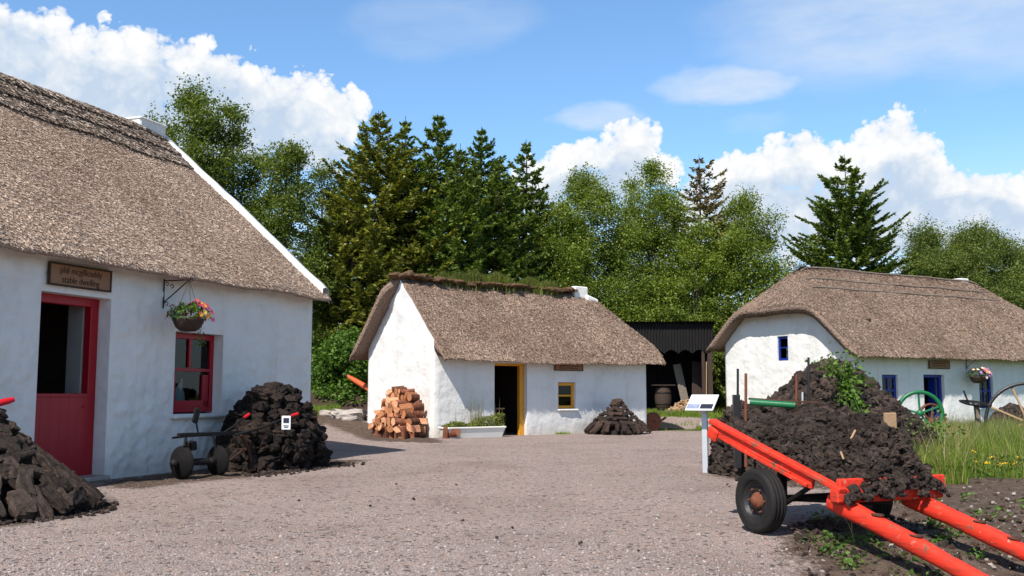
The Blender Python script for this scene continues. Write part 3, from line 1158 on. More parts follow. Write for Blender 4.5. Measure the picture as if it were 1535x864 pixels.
# sash window with deep reveal
wf = frame_window(HA, "window", M['red_door'], WIN_A[0] + .0, WIN_A[2] + .02, WIN_A[1] - WIN_A[0], WIN_A[3] - WIN_A[2] - .03, 0.21, 0.085,
                  ((.5, .54, .86, 0), (.5, .77, 0, .4), (.16, .27, .12, .42), (.84, .27, .12, .42), (.5, .105, .8, .09)))
cb = MB()
V, F = [], []
for i in range(13):
    for j in range(7):
        u = i / 12
        V.append((WIN_A[0] + .36 + .26 * u + .05 * (j / 6) * math.sin(u * 5), .255 + .012 * math.sin(u * 22), WIN_A[2] + .12 + .46 * (j / 6) * (1 - .9 * abs(u - .45))))
for i in range(12):
    for j in range(6):
        F.append((i * 7 + j, (i + 1) * 7 + j, (i + 1) * 7 + j + 1, i * 7 + j + 1))
cb.add(V, np.array(F), 0, True)
cb.build("curtain", M['curtain'], wf)
mb = MB().box(((WIN_A[0] + WIN_A[1]) / 2, -.02, WIN_A[2] - .035), (WIN_A[1] - WIN_A[0] + .16, 0.2, 0.075), None, 0.025)
mb.build("sill", M['white'], wf)

# name board over the door
def sign_board(o, ang, x, z, w, h, y, text, label, size=.1, tilt=0.0, sxx=1.0, strokes=0):
    rz = math.pi / 2 - R(ang)
    H_ = Matrix.Translation((o[0], o[1], 0)) @ Matrix.Rotation(rz, 4, 'Z')
    e = empty("name_board", H_ @ Vector((x, y, z)), rz)
    tag(e, label, "sign")
    mb = MB().box((0, 0, 0), (w, 0.025, h), None, 0.005)
    mb.build("board", M['sign_wood'], e)
    mb = MB()
    for s in (-1, 1):
        mb.box((0, -.006, s * (h / 2 + .006)), (w + .04, 0.045, 0.022), None, 0.004)
        mb.box((s * (w / 2 + .006), -.006, 0), (0.022, 0.043, h - .012), None, 0.004)
    mb.build("frame", M['wood_dark'], e)
    if text:
        lettering(text, size, e, "lettering", M['sign_ink'], (0, -.0145, 0), (math.pi / 2, 0, 0), 0.003, sxx)
    if strokes:
        rg = np.random.default_rng(strokes)
        for row in (h * .16, -h * .18):
            mb = MB()
            xq = -w * .34
            while xq < w * .34:
                l = rg.uniform(.02, .05)
                mb.box((xq + l / 2, -.0145, row + rg.normal(0, .003)), (l, 0.004, h * rg.uniform(.08, .15)))
                xq += l + rg.uniform(.008, .02)
            mb.build("carved_line", M['sign_ink'], e)
    return e


sign_board((-5.68, 14.13), 20, -.66, 2.765, 1.10, .27, -.055, "phil mcgillicuddy\nstable dwelling",
           "framed brown wooden sign with two carved lines above the red half-door", .125, sxx=.92)


# hanging basket and wrought bracket
def hanging_basket(o, ang, x, zarm, reach, drop, rad, label_b, label_k, flower, seed, bracket_h=.45, trail=True, side=1):
    rz = math.pi / 2 - R(ang)
    H_ = Matrix.Translation((o[0], o[1], 0)) @ Matrix.Rotation(rz, 4, 'Z')
    mb = MB()
    mb.box((0, -.035, -bracket_h / 2 + .03), (.022, .014, bracket_h), None, 0.003)
    mb.tube([(0, -.035, 0), (0, -reach, 0)], .009, 6)
    mb.tube([(0, -.035, -bracket_h + .12), (0, -reach * .5, -bracket_h * .38), (0, -reach, 0.02)], .009, 6)
    for (cy, cz, r) in ((-.35 * reach, -.09, .035), (-.12 * reach - .03, -.05, .03), (-reach - .01, .0, .035), (-.09, -bracket_h + .10, .035)):
        mb.tube([(0, cy + r * math.cos(a) * (1 - a / 14), cz + r * math.sin(a) * (1 - a / 14)) for a in np.linspace(0, 5.4, 14)], .006, 5)
    br = mb.build("wall_bracket", M['iron'])
    br.matrix_world = H_ @ Matrix.Translation((x, 0, zarm))
    tag(br, label_k, "bracket")
    e = empty("hanging_basket", H_ @ Vector((x, -reach + .02, zarm - drop)), rz)
    tag(e, label_b, "flower basket")
    bowl_r = rad
    prof = [(0.02, -rad * .78), (rad * .5, -rad * .74), (rad * .78, -rad * .5), (rad * .95, -rad * .12), (rad, 0), (rad * .96, .015), (rad * .9, -.02)]
    MB().lathe(prof, None, 20).build("bowl", M['wood_dark'], e)
    for k in range(3):
        a = k * 2.094 + .5
        MB().tube([(rad * .95 * math.cos(a), rad * .95 * math.sin(a), 0), (0, 0, drop - .01)], .0035, 4).build("chain", M['iron'], e)
    rg = np.random.default_rng(seed)
    n = 620
    th_, ph = rg.uniform(0, 6.28, n), rg.uniform(-.1, 1.3, n)
    rr = rad * rg.uniform(.8, 1.42, n)
    C = np.stack([rr * np.cos(th_) * np.cos(ph), rr * np.sin(th_) * np.cos(ph), .02 + rr * np.sin(ph) * .75], 1)
    lf = MB()
    leaf_quads(lf, C, rg.uniform(.03, .06, n), rg)
    if trail:
        for s in range(5):
            cx, cy = rad * rg.uniform(.5, .95), rg.uniform(-.6, .3) * rad
            for q in range(26):
                c = np.array([[cx + .03 * math.sin(q) + .004 * q, cy + .03 * math.cos(q * 1.3), -.015 * q - .0]])
                leaf_quads(lf, c, np.array([.045]), rg)
    lf.build("foliage", M['bush'], e)
    n = 74
    fl = MB()
    for q in range(n):
        a, p = rg.uniform(-1.9, .9) if q % 5 else rg.uniform(0, 6.28), rg.uniform(-.2, 1.15)
        r = rad * rg.uniform(1.2, 1.5)
        c = Vector((r * math.cos(a) * math.cos(p), r * math.sin(a) * math.cos(p) - .02, .03 + r * .8 * math.sin(p)))
        nrm = Vector((c.x * .5, c.y - .05, c.z + .02)).normalized()
        Mx = axis_frame(c, nrm)
        V, F = [(0, 0, .0)], []
        for k in range(10):
            rr_ = (.042 if k % 2 == 0 else .031) * (rad / .21)
            V.append((rr_ * math.cos(k * .628), rr_ * math.sin(k * .628), .008))
        for k in range(10):
            F.append((0, 1 + k, 1 + (k + 1) % 10))
        mm = np.array(Mx)
        fl.add(np.array(V) @ mm[:3, :3].T + mm[:3, 3], np.array(F))
    fl.build("blossom", M[flower], e)
    return e


def leaf_quads(mb, C, size, rng, up=0.0, aspect=.55, mat=0, droop=None):
    C = np.asarray(C, dtype=float)
    n = len(C)
    nr = rng.normal(size=(n, 3))
    nr[:, 2] = np.abs(nr[:, 2]) + up
    nr /= np.linalg.norm(nr, axis=1)[:, None]
    t = rng.normal(size=(n, 3))
    t -= nr * np.sum(t * nr, 1)[:, None]
    t /= np.linalg.norm(t, axis=1)[:, None]
    b = np.cross(nr, t)
    s = np.asarray(size).reshape(-1, 1) * np.ones((n, 1))
    V = np.stack([C - t * s * .5, C + b * s * .5 * aspect - t * s * .05, C + t * s * .5, C - b * s * .5 * aspect - t * s * .05], 1).reshape(-1, 3)
    mb.add(V, np.arange(4 * n).reshape(-1, 4), mat)


hanging_basket((-5.68, 14.13), 20, 1.06, 2.90, .52, .60, .235, "hanging basket full of red and yellow flowers beside the red window",
               "black scrolled iron bracket on the wall above the red window", 'blossom', 5)

# ---- the middle cottage with turf sods along its ridge
HB_O, HB_A = (-2.12, 27.29), 53.5
HB = house_empty("thatched_cottage", HB_O, HB_A)
tag(HB, "small white thatched cottage with grassy sods along its ridge and an ochre window", "cottage")
LB, DB, RB, ZRB = 8.0, 3.8, 1.95, 4.5


def xloB(y):
    return 0.02 - 0.42 * sstep(RB - .12, RB + .35, y)


roofB = Roof(xloB, lambda y: LB + .62 - .25 * abs(y - RB) / RB, -0.50, DB + .42, RB, ZRB + .1, 2.70, 2.72,
             ((LB + .62, 2.72, -1.45, 0.75),), th=0.30, k=0.3, wob=0.045, seed=4.2, sag=0.05).setup(DB)
roofB.thick = lambda x, y: roofB.eave(y) * (0.30 if x > .25 or y > RB else 0.30 - 0.16 * sstep(.25, .02, x) * sstep(-.1, .3, y))
zgB = lambda u: (roofB.z(.06, u) - (0.05 if u < RB else 0.05 + .0 * u))
mb = MB()
DOOR_B = (2.02, 3.18, -0.25, 2.06, .45)
WIN_B = (4.34, 5.02, .74, 1.53, .22)
wall_panel(mb, (0, 0, 0), X, -Y, LB, lambda u: 2.36, [DOOR_B, WIN_B], res=0.09, amp=0.018, seed=9, stone=3.4)
wall_panel(mb, (0, 0, 0), Y, -X, DB, zgB, [], res=0.1, amp=0.016, seed=9, freq=1.7)
wall_panel(mb, (LB, 0, 0), Y, X, DB, lambda u: 2.3, [], res=0.25, amp=0.02)
wall_panel(mb, (0, DB, 0), X, Y, LB, lambda u: 2.3, [], res=0.5, amp=0.02)
mb.build("wall", M['white'], HB)
MB().box((LB / 2, DB / 2, -.03), (LB - .2, DB - .2, .05)).build("floor", M['floor_in'], HB)
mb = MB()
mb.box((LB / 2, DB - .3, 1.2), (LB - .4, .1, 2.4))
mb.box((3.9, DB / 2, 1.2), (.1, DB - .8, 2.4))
mb.build("added_dark_partition", M['wood_dark'], HB)  # added dark screens that keep the room behind the openings dim
roof = roofB.build("roof", HB, M['thatch_b'], M['thatch_b_base'], 95000, L=0.065, W=0.0115, trange=(0, 0.56), res=0.12, lift=0.026, back=.3)
# verge fringe already part of the coat; sods along the ridge
mb = MB()
rg = np.random.default_rng(12)
for k in range(34):
    x = -.12 + k * .205 + rg.normal(0, .03)
    if x > 6.6:
        continue
    sc = (rg.uniform(.16, .26), rg.uniform(.22, .36), rg.uniform(.055, .10)*(1.5 if x<1.0 else 1))
    c = (x, RB - .10 + rg.normal(0, .05), roofB.z(max(x, .0), RB) + .05 + rg.normal(0, .015))
    V, F = [], []
    bmv = bmesh.new()
    bmesh.ops.create_icosphere(bmv, subdivisions=2, radius=1)
    off = rg.random() * 50
    for v in bmv.verts:
        d = 1 + .35 * fbm(v.co.x * 1.6 + off, v.co.y * 1.6, v.co.z * 1.6, 3)
        V.append((c[0] + v.co.x * sc[0] * d, c[1] + v.co.y * sc[1] * d, c[2] + v.co.z * sc[2] * d))
    bmv.verts.index_update()
    F = [tuple(v.index for v in f.verts) for f in bmv.faces]
    bmv.free()
    mb.add(V, F, 0)
cap = mb.build("ridge_sods", M['peat'], roof)
# grass and dry tufts on the ridge
mb, mb2 = MB(), MB()
for k in range(11000):
    x = 1.2 + 4.6 * rg.random()
    pk = max(0, fbm(x * 1.3, 3, 0, 2) + .75)
    if rg.random() > pk:
        continue
    y = RB + rg.normal(-.02, .13)
    z = roofB.z(x, y) + .08
    hgt = rg.uniform(.14, .42) * pk
    a = rg.uniform(0, 6.28)
    l = hgt * .35
    b = np.array([math.cos(a + 1.57), math.sin(a + 1.57), 0]) * .008
    p = np.array([x, y, z])
    tip = p + np.array([math.cos(a) * l, math.sin(a) * l, hgt])
    (mb if rg.random() < .45 else mb2).add(np.array([p - b, p + b, tip + b * .3, tip - b * .3]), np.array([[0, 1, 2, 3]]))
g1 = mb.build("ridge_grass", M['grass'], roof)
g2 = mb2.build("ridge_moss", M['heather'], roof)
g1["kind"] = "stuff"
g2["kind"] = "stuff"
mb = MB()
mb.box((6.72, RB - .02, 4.36), (.56, .5, .66), None, .03)
mb.box((7.1, RB - .12, 4.16), (.55, .5, .42), Matrix.Rotation(.3, 3, 'Y'), .06)
mb.build("chimney", M['white'], roof)
mb = MB()
mb.box((DOOR_B[1] - .085, .2, 1.02), (.15, .13, 2.06), None, .008)
mb.box((DOOR_B[0] + .05, .2, 1.02), (.09, .13, 2.06), None, .008)
mb.box(((DOOR_B[0] + DOOR_B[1]) / 2, .197, 2.03), (DOOR_B[1] - DOOR_B[0], .135, .08), None, .008)
mb.build("door_frame", M['orange'], HB)
wf = frame_window(HB, "window", M['orange'], WIN_B[0], WIN_B[2] + .01, WIN_B[1] - WIN_B[0], WIN_B[3] - WIN_B[2] - .02, .12, .09, ((.5, .5, .8, 0),), .07)
MB().box(((WIN_B[0] + WIN_B[1]) / 2, -.02, WIN_B[2] - .03), (.78, .16, .06), None, .02).build("sill", M['white'], wf)
sign_board(HB_O, HB_A, 4.72, 1.985, 1.06, .19, -.05, None, "narrow brown sign under the eave above the ochre window", strokes=4)

# ---- the right cottage with the half-hipped gable
HC_O, HC_A = (11.486, 33.5), 60
HC = house_empty("thatched_cottage", HC_O, HC_A)
tag(HC, "long white thatched cottage with a half-hipped gable and blue windows and door", "cottage")
LC, DC, RC, ZRC = 14.0, 6.4, 3.3, 5.85
roofC = Roof(lambda y: -0.52 + .0 * y, lambda y: LC + .4, -0.58, DC + .5, RC, ZRC + .15, 3.02, 3.38,
             ((-.52, 4.36, 1.05, 0.45), (LC + .4, 3.2, -.80, 0.6)), th=0.32, k=0.55, wob=0.04, seed=8.1).setup(DC)
roofC.thick = lambda x, y: 0.32 * roofC.eave(y)
mb = MB()
WC1, DOOR_C, WC2, WCG = (1.25, 2.05, .72, 1.84, .2), (3.38, 4.5, -.25, 1.86, .4), (6.44, 7.24, .66, 1.88, .2), None
wall_panel(mb, (0, 0, 0), X, -Y, LC, lambda u: 2.74, [WC1, DOOR_C, WC2], res=0.11, amp=0.026, seed=17, stone=3.8)
WCG = (3.05, 3.58, 2.38, 3.27, .14)
wall_panel(mb, (0, 0, 0), Y, -X, DC, lambda u: roofC.z(-.02, u) - .25, [WCG], res=0.09, amp=0.03, seed=17, freq=2.8, stone=3.8)
wall_panel(mb, (LC, 0, 0), Y, X, DC, lambda u: 2.4, [], res=0.6)
wall_panel(mb, (0, DC, 0), X, Y, LC, lambda u: 2.7, [], res=0.6)
mb.build("wall", M['white'], HC)
MB().box((LC / 2, DC / 2, -.03), (LC - .2, DC - .2, .05)).build("floor", M['floor_in'], HC)
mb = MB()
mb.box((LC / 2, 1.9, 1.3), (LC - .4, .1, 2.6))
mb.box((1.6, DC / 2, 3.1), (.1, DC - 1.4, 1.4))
mb.build("added_dark_partition", M['wood_dark'], HC)  # dark boards added behind the openings so no pale interior brightens them
roof = roofC.build("roof", HC, M['thatch_c'], M['thatch_c_base'], 128000, L=0.065, W=0.012, trange=(0, 0.62), res=0.17, lift=0.025, srange=(0, .8), back=.2)
mb = MB()
for (yy, zo) in ((RC - .22, .05), (RC - .75, .035), (RC - 1.15, .03)):
    pth = [(x, yy + .04 * fbm(x, yy, 0, 2), roofC.z(x, yy) + zo) for x in np.arange(.9 - (RC - yy) * .5, 11.2, .25)]
    mb.tube(pth, .042, 6)
mb.build("ridge_cap", M['ridge_base'], roof)
mb = MB()
P = []
for k in range(240):
    mbx = 1.05 + rg.normal(0, .16)
    a = rg.uniform(-.9, .9)
    p = np.array([mbx, RC + rg.normal(0, .12), roofC.z(mbx, RC) - .02])
    tip = p + np.array([-.25 * abs(math.cos(a)) * rg.random(), .3 * math.sin(a), rg.uniform(.06, .26)])
    b = np.array([.012, .012, 0])
    mb.add(np.array([p - b, p + b, tip + b, tip - b]), np.array([[0, 1, 2, 3]]))
mb.build("ridge_tuft", M['ridge'], roof)
MB().box((10.2, RC, 5.55), (.5, .5, .8), None, .03).build("chimney", M['white'], roof)
for i, (wn, lab) in enumerate(((WC1, None), (WC2, None))):
    wf = frame_window(HC, "window", M['blue'], wn[0], wn[2] + .01, wn[1] - wn[0], wn[3] - wn[2] - .02, .12, .1, ((.5, .52, .8, 0), (.5, .52, 0, .8)), .07)
    MB().box(((wn[0] + wn[1]) / 2, -.02, wn[2] - .03), (wn[1] - wn[0] + .14, .16, .06), None, .02).build("sill", M['white'], wf)
    MB().box(((wn[0] + wn[1]) / 2 + .1, .22, wn[2] + .38), (.28, .02, .5), None, .005).build("curtain", M['curtain'], wf)
# small gable window (in the gable plane: built along y)
gw = MB()
y0, y1, z0, z1 = WCG[0], WCG[1], WCG[2] + .01, WCG[3] - .01
for (cy, cz, sy, sz) in (((y0 + y1) / 2, z0 + .04, y1 - y0, .08), ((y0 + y1) / 2, z1 - .04, y1 - y0, .08), (y0 + .04, (z0 + z1) / 2, .08, z1 - z0 - .16), (y1 - .04, (z0 + z1) / 2, .08, z1 - z0 - .16), ((y0 + y1) / 2, (z0 + z1) / 2 + .03, y1 - y0 - .16, .04)):
    gw.box((.09, cy, cz), (.07 - .002 * (sz > .1), sy, sz), None, .005)
gwo = gw.build("window", M['blue'], HC)
MB().box((.1, (y0 + y1) / 2, (z0 + z1) / 2), (.006, y1 - y0 - .1, z1 - z0 - .1)).build("pane", M['glass'], gwo)
MB().box((.22, y0 + .2, z0 + .27), (.02, .18, .36), None, .004).build("curtain", M['curtain'], gwo)
mb = MB()
mb.box((DOOR_C[1] - .06, .18, .93), (.11, .12, 1.86), None, .008)
mb.box((DOOR_C[0] + .06, .18, .93), (.11, .12, 1.86), None, .008)
mb.box(((DOOR_C[0] + DOOR_C[1]) / 2, .177, 1.81), (DOOR_C[1] - DOOR_C[0], .125, .1), None, .008)
mb.build("door_frame", M['blue'], HC)
MB().box((DOOR_C[1] - .15, .42, .9), (.045, .3, 1.75), Matrix.Rotation(.05, 3, 'Z'), .006).build("door", M['blue'], HC)
MB().box((DOOR_C[0] + .72, .9, 1.35), (.3, .03, .8), None, .005).build("curtain", M['plaster_in'], HC)
sign_board(HC_O, HC_A, 4.17, 2.21, 1.08, .25, -.06, None, "small reddish sign above the blue doorway", strokes=9)
hanging_basket(HC_O, HC_A, 5.72, 2.42, .5, .63, .30, "hanging basket of pink and orange flowers on the blue-windowed cottage",
               "short black bracket under the eave of the blue-windowed cottage", 'blossom_pale', 8, .4, True)

# ------------------------------------------------------------------ turf, logs, stones
def lump_arrays(dims, seed, sub=3, rough=.25, box=.6):
    bmv = bmesh.new()
    bmesh.ops.create_cube(bmv, size=2)
    bmesh.ops.subdivide_edges(bmv, edges=bmv.edges[:], cuts=sub, use_grid_fill=True)
    V = []
    for v in bmv.verts:
        c = v.co.copy()
        s = c.normalized() * 1.15
        c = c * box + s * (1 - box)
        d = 1 + rough * fbm(c.x * 1.3 + seed * 7.7, c.y * 1.3, c.z * 1.3, 4)
        V.append((c.x * dims[0] / 2 * d, c.y * dims[1] / 2 * d, c.z * dims[2] / 2 * d))
    bmv.verts.index_update()
    F = [tuple(v.index for v in f.verts) for f in bmv.faces]
    bmv.free()
    return np.array(V), np.array(F)


def lump_meshes(name, dims, n, mt, seed=0, **k):
    out = []
    for i in range(n):
        rg_ = random.Random(seed + i)
        dd = tuple(d * rg_.uniform(.8, 1.2) for d in dims)
        V, F = lump_arrays(dd, seed + i, **k)
        o = MB().add(V, F, 0, False).build(name, mt)
        out.append(o)
    return out


def retire(protos):
    for o in protos:
        bpy.data.objects.remove(o)


def frame_rot(xdir, zdir):
    x = Vector(xdir).normalized()
    z = Vector(zdir)
    z = (z - x * z.dot(x)).normalized()
    return Matrix((x, z.cross(x), z)).transposed().to_euler()


def merged_lumps(name, pts, sizes, mt, seed, dims=(1, .75, .6), rough=.3, sub=2, base=None, align=None):
    """one stuff mesh of many lumps"""
    rg_ = np.random.default_rng(seed)
    var = [lump_arrays(dims, seed + i, sub=sub, rough=rough, box=.5) for i in range(8)]
    mb = base if base is not None else MB()
    for k, (p, s) in enumerate(zip(pts, sizes)):
        V, F = var[k % 8]
        q = Matrix.Rotation(rg_.uniform(0, 6.28), 3, 'Z') @ Matrix.Rotation(rg_.normal(0, .5), 3, 'X') @ Matrix.Rotation(rg_.normal(0, .5), 3, 'Y')
        mb.add((V * s) @ np.array(q).T + np.array(p), F, 0, False)
    o = mb.build(name, mt)
    tag(o, kind="stuff")
    return o


def mound(mb, cx, cy, z0, rx, ry, h, rot=0.0, p=1.0, seed=0, n=40, rough=.06, freq=3.0, shape=None):
    V, F = [], []
    m = 14
    for i in range(m + 1):
        r = i / m
        for k in range(n):
            a = 2 * math.pi * k / n
            x, y = r * rx * math.cos(a), r * ry * math.sin(a)
            z = h * (1 - r ** p) if shape is None else h * shape(r, a)
            xx = cx + x * math.cos(rot) - y * math.sin(rot)
            yy = cy + x * math.sin(rot) + y * math.cos(rot)
            V.append((xx, yy, z0 + z + rough * fbm(xx * freq + seed, yy * freq, z * freq, 4) - (.05 if i == m else 0)))
    for i in range(m):
        for k in range(n):
            F.append((i * n + k, (i + 1) * n + k, (i + 1) * n + (k + 1) % n, i * n + (k + 1) % n))
    return mb.add(V, np.array(F), 0, True)


rg = np.random.default_rng(21)

# stack 1: sods leaned up against one another, left foreground
protos = lump_meshes("turf_sod", (.34, .125, .105), 7, M['turf'], 10, sub=4, rough=.30, box=.72)
c0 = Vector((-5.42, 10.35, 0))
RAD1, HT1 = 1.10, .97
mb = mound(MB(), c0.x, c0.y, 0, RAD1 * .86, RAD1 * .86, HT1 * .9, p=1.05, seed=1)
o = mb.build("turf_heap", M['turf_dark'])
tag(o, kind="stuff")
ring = [(0.95, 23, 1), (0.78, 19, 1), (0.62, 16, 1), (0.47, 12, 1), (0.33, 9, 0), (0.19, 6, 0), (0.05, 3, 0)]
cnt = 0
for lev, (rf, n, stand) in enumerate(ring):
    for k in range(n * 2):
        a = math.pi * 2 * (k + .5 * (lev % 2)) / (n * 2) + rg.normal(0, .05)
        d = Vector((math.cos(a), math.sin(a), 0))
        if d.dot((Vector((0, 0, 0)) - c0).normalized()) < -.35 and d.x < .5:
            continue
        r = RAD1 * rf
        z = HT1 * (1 - (rf / 1.08))
        slope = Vector((-d.x * RAD1, -d.y * RAD1, HT1 * 1.0)).normalized()
        tang = Vector((-d.y, d.x, 0))
        ax = (slope + tang * rg.normal(0, .22)).normalized() if stand and rg.random() < .8 else (tang + slope * rg.normal(0, .3)).normalized()
        nrm = d + Vector((0, 0, .8)) + Vector(rg.normal(0, .2, 3))
        p = c0 + d * r + Vector((0, 0, z + .03 + rg.normal(0, .015)))
        p.z = max(p.z, .06)
        sc = rg.uniform(.7, 1.15)
        o = link_copy(protos[cnt % 7], p, frame_rot(ax, nrm), (sc, sc * rg.uniform(.75, 1.3), sc))
        tag(o, "dark turf sod leaning in the cone-shaped stack in front of the red half-door", "turf sod", "turf sods of the stack by the half-door")
        cnt += 1
print("sods 1", cnt)
retire(protos)
# crumbs at its foot
pts, sz = [], []
for k in range(260):
    a = rg.uniform(-1.9, 1.2)
    r = RAD1 * rg.uniform(.95, 1.22)
    pts.append((c0.x + r * math.cos(a), c0.y + r * math.sin(a), .01))
    sz.append(rg.uniform(.015, .06))
merged_lumps("turf_crumbs", pts, sz, M['turf_bits'], 3)

# stack 2: lumpy turf built up against the wall by the red window
H_A = Matrix.Translation((-5.68, 14.13, 0)) @ Matrix.Rotation(math.pi / 2 - R(20), 4, 'Z')
protos = lump_meshes("turf_lump", (.27, .19, .15), 7, M['turf_dark'], 40, sub=3, rough=.42, box=.55)
c2 = H_A @ Vector((2.88, -.86, 0))
RX, RY, H2 = .98, .72, 1.28
ua = math.pi / 2 - R(20)
mb = mound(MB(), c2.x, c2.y, 0, RX * .9, RY * .9, H2 * .93, rot=ua, p=3.2, seed=4)
o = mb.build("turf_heap", M['turf_dark'])
tag(o, kind="stuff")
cnt = 0
for lev in range(10):
    z = .07 + lev * .128
    rf = max(.02, 1 - (z / (H2 + .06)) ** 2.6) ** .75
    n = max(3, int(27 * rf))
    for k in range(n):
        a = math.pi * 2 * (k + .5 * (lev % 2)) / n + rg.normal(0, .05)
        d = Vector((math.cos(a) * RX, math.sin(a) * RY, 0))
        dw = Matrix.Rotation(ua, 3, 'Z') @ d
        if dw.normalized().dot(-Vector((c2.x, c2.y, 0)).normalized()) < -.15:
            continue
        p = c2 + dw * (rf * rg.uniform(.90, 1.02)) + Vector((0, 0, z + rg.normal(0, .02)))
        ax = (dw.normalized() + Vector(rg.normal(0, .45, 3))).normalized()
        sc = rg.uniform(.75, 1.2)
        o = link_copy(protos[cnt % 7], p, frame_rot(ax, Vector((0, 0, 1)) + Vector(rg.normal(0, .3, 3))), (sc * .9, sc, sc))
        tag(o, "lump of dark turf in the tall rounded stack against the wall by the red window", "turf lump", "turf lumps of the stack by the red window")
        cnt += 1
for k in range(8):
    a = rg.uniform(0, 6.28)
    r = rg.uniform(0, .5)
    p = c2 + Matrix.Rotation(ua, 3, 'Z') @ Vector((RX * r * math.cos(a), RY * r * math.sin(a), H2 - .25 * r + .02))
    o = link_copy(protos[k % 7], p, frame_rot(Vector(rg.normal(0, 1, 3)) * Vector((1, 1, .3)), Vector((0, 0, 1))))
    tag(o, "lump of dark turf in the tall rounded stack against the wall by the red window", "turf lump", "turf lumps of the stack by the red window")
    cnt += 1
print("sods 2", cnt)
retire(protos)
pts, sz = [], []
for k in range(300):
    q = H_A @ Vector((rg.uniform(1.2, 4.2), -1.45 + rg.normal(0, .18) - .1, 0))
    pts.append((q.x, q.y, .01))
    sz.append(rg.uniform(.012, .06))
merged_lumps("turf_crumbs", pts, sz, M['turf_bits'], 5)

# stack 3: small tidy clamp of sods at the front of the middle cottage
H_B = Matrix.Translation((-2.12, 27.29, 0)) @ Matrix.Rotation(math.pi / 2 - R(53.5), 4, 'Z')
protos = lump_meshes("turf_sod", (.36, .12, .10), 6, M['turf_mid'], 70, sub=3, rough=.28, box=.75)
c3 = H_B @ Vector((6.05, -.72, 0))
RAD3, HT3 = .98, .92
mb = mound(MB(), c3.x, c3.y, 0, RAD3 * .85, RAD3 * .72, HT3 * .9, rot=R(36.5), p=1.15, seed=9)
o = mb.build("turf_heap", M['turf_dark'])
tag(o, kind="stuff")
cnt = 0
for lev, (rf, n) in enumerate(((.95, 30), (.78, 15), (.62, 13), (.46, 10), (.30, 8), (.13, 5), (.02, 2))):
    for k in range(n):
        a = math.pi * 2 * (k + .5 * (lev % 2)) / n + rg.normal(0, .05)
        d = Matrix.Rotation(R(36.5), 3, 'Z') @ Vector((math.cos(a), math.sin(a) * .85, 0))
        if d.dot(Vector((-.1, -1, 0))) < -.25:
            continue
        slope = Vector((-d.x * RAD3, -d.y * RAD3, HT3 * 1.0)).normalized()
        tang = Vector((-d.y, d.x, 0))
        ax = (slope + tang * rg.normal(0, .12)).normalized() if lev == 0 else (tang + slope * rg.normal(0, .35)).normalized()
        p = c3 + d * (RAD3 * rf) + Vector((0, 0, HT3 * (1 - rf / 1.1) + .06))
        sc = rg.uniform(.8, 1.1)
        o = link_copy(protos[cnt % 6], p, frame_rot(ax, d + Vector((0, 0, .8))), (sc, sc, sc))
        tag(o, "brown turf sod in the small clamp below the ochre window", "turf sod", "turf sods of the clamp by the ochre window")
        cnt += 1
print("sods 3", cnt)
retire(protos)

# ---- the cart: tilted red turf cart on car tyres
CA = math.atan2(-.91, .41)
CART = empty("turf_cart", (2.72, 9.14, 0), CA)
tag(CART, "red wooden turf cart on two black tyres with its shafts resting on the ground", "cart")
H_C = Matrix.Translation((2.72, 9.14, 0)) @ Matrix.Rotation(CA, 4, 'Z')
TS = -.29                                     # fall of the bed towards the shafts


def zbed(x):
    return .60 + TS * x


def side_beam(y, mats):
    s = 1 if y > 0 else -1
    mb = MB()
    mb.beam((-.86, y, zbed(-.86) - .005), (.50, y, zbed(.50) - .005),   .045, .11, .01)             # deep sill
    mb.beam((-.90, y + s * .012, zbed(-.90) + .075), (.86, y + s * .012, zbed(.86) + .07), .085, .042, .008)   # lit top rail
    mb.beam((-.55, y + s * .035, zbed(-.55) - .035), (.46, y + s * .035, zbed(.46) - .035), .03, .035, .006)     # outer batten
    mb.beam((-.30, y + s * .036, zbed(-.30) - .005), (.25, y + s * .036, zbed(.25) - .005), .02, .02, .004)
    return mb.build("side_rail", M['red_cart'], CART)


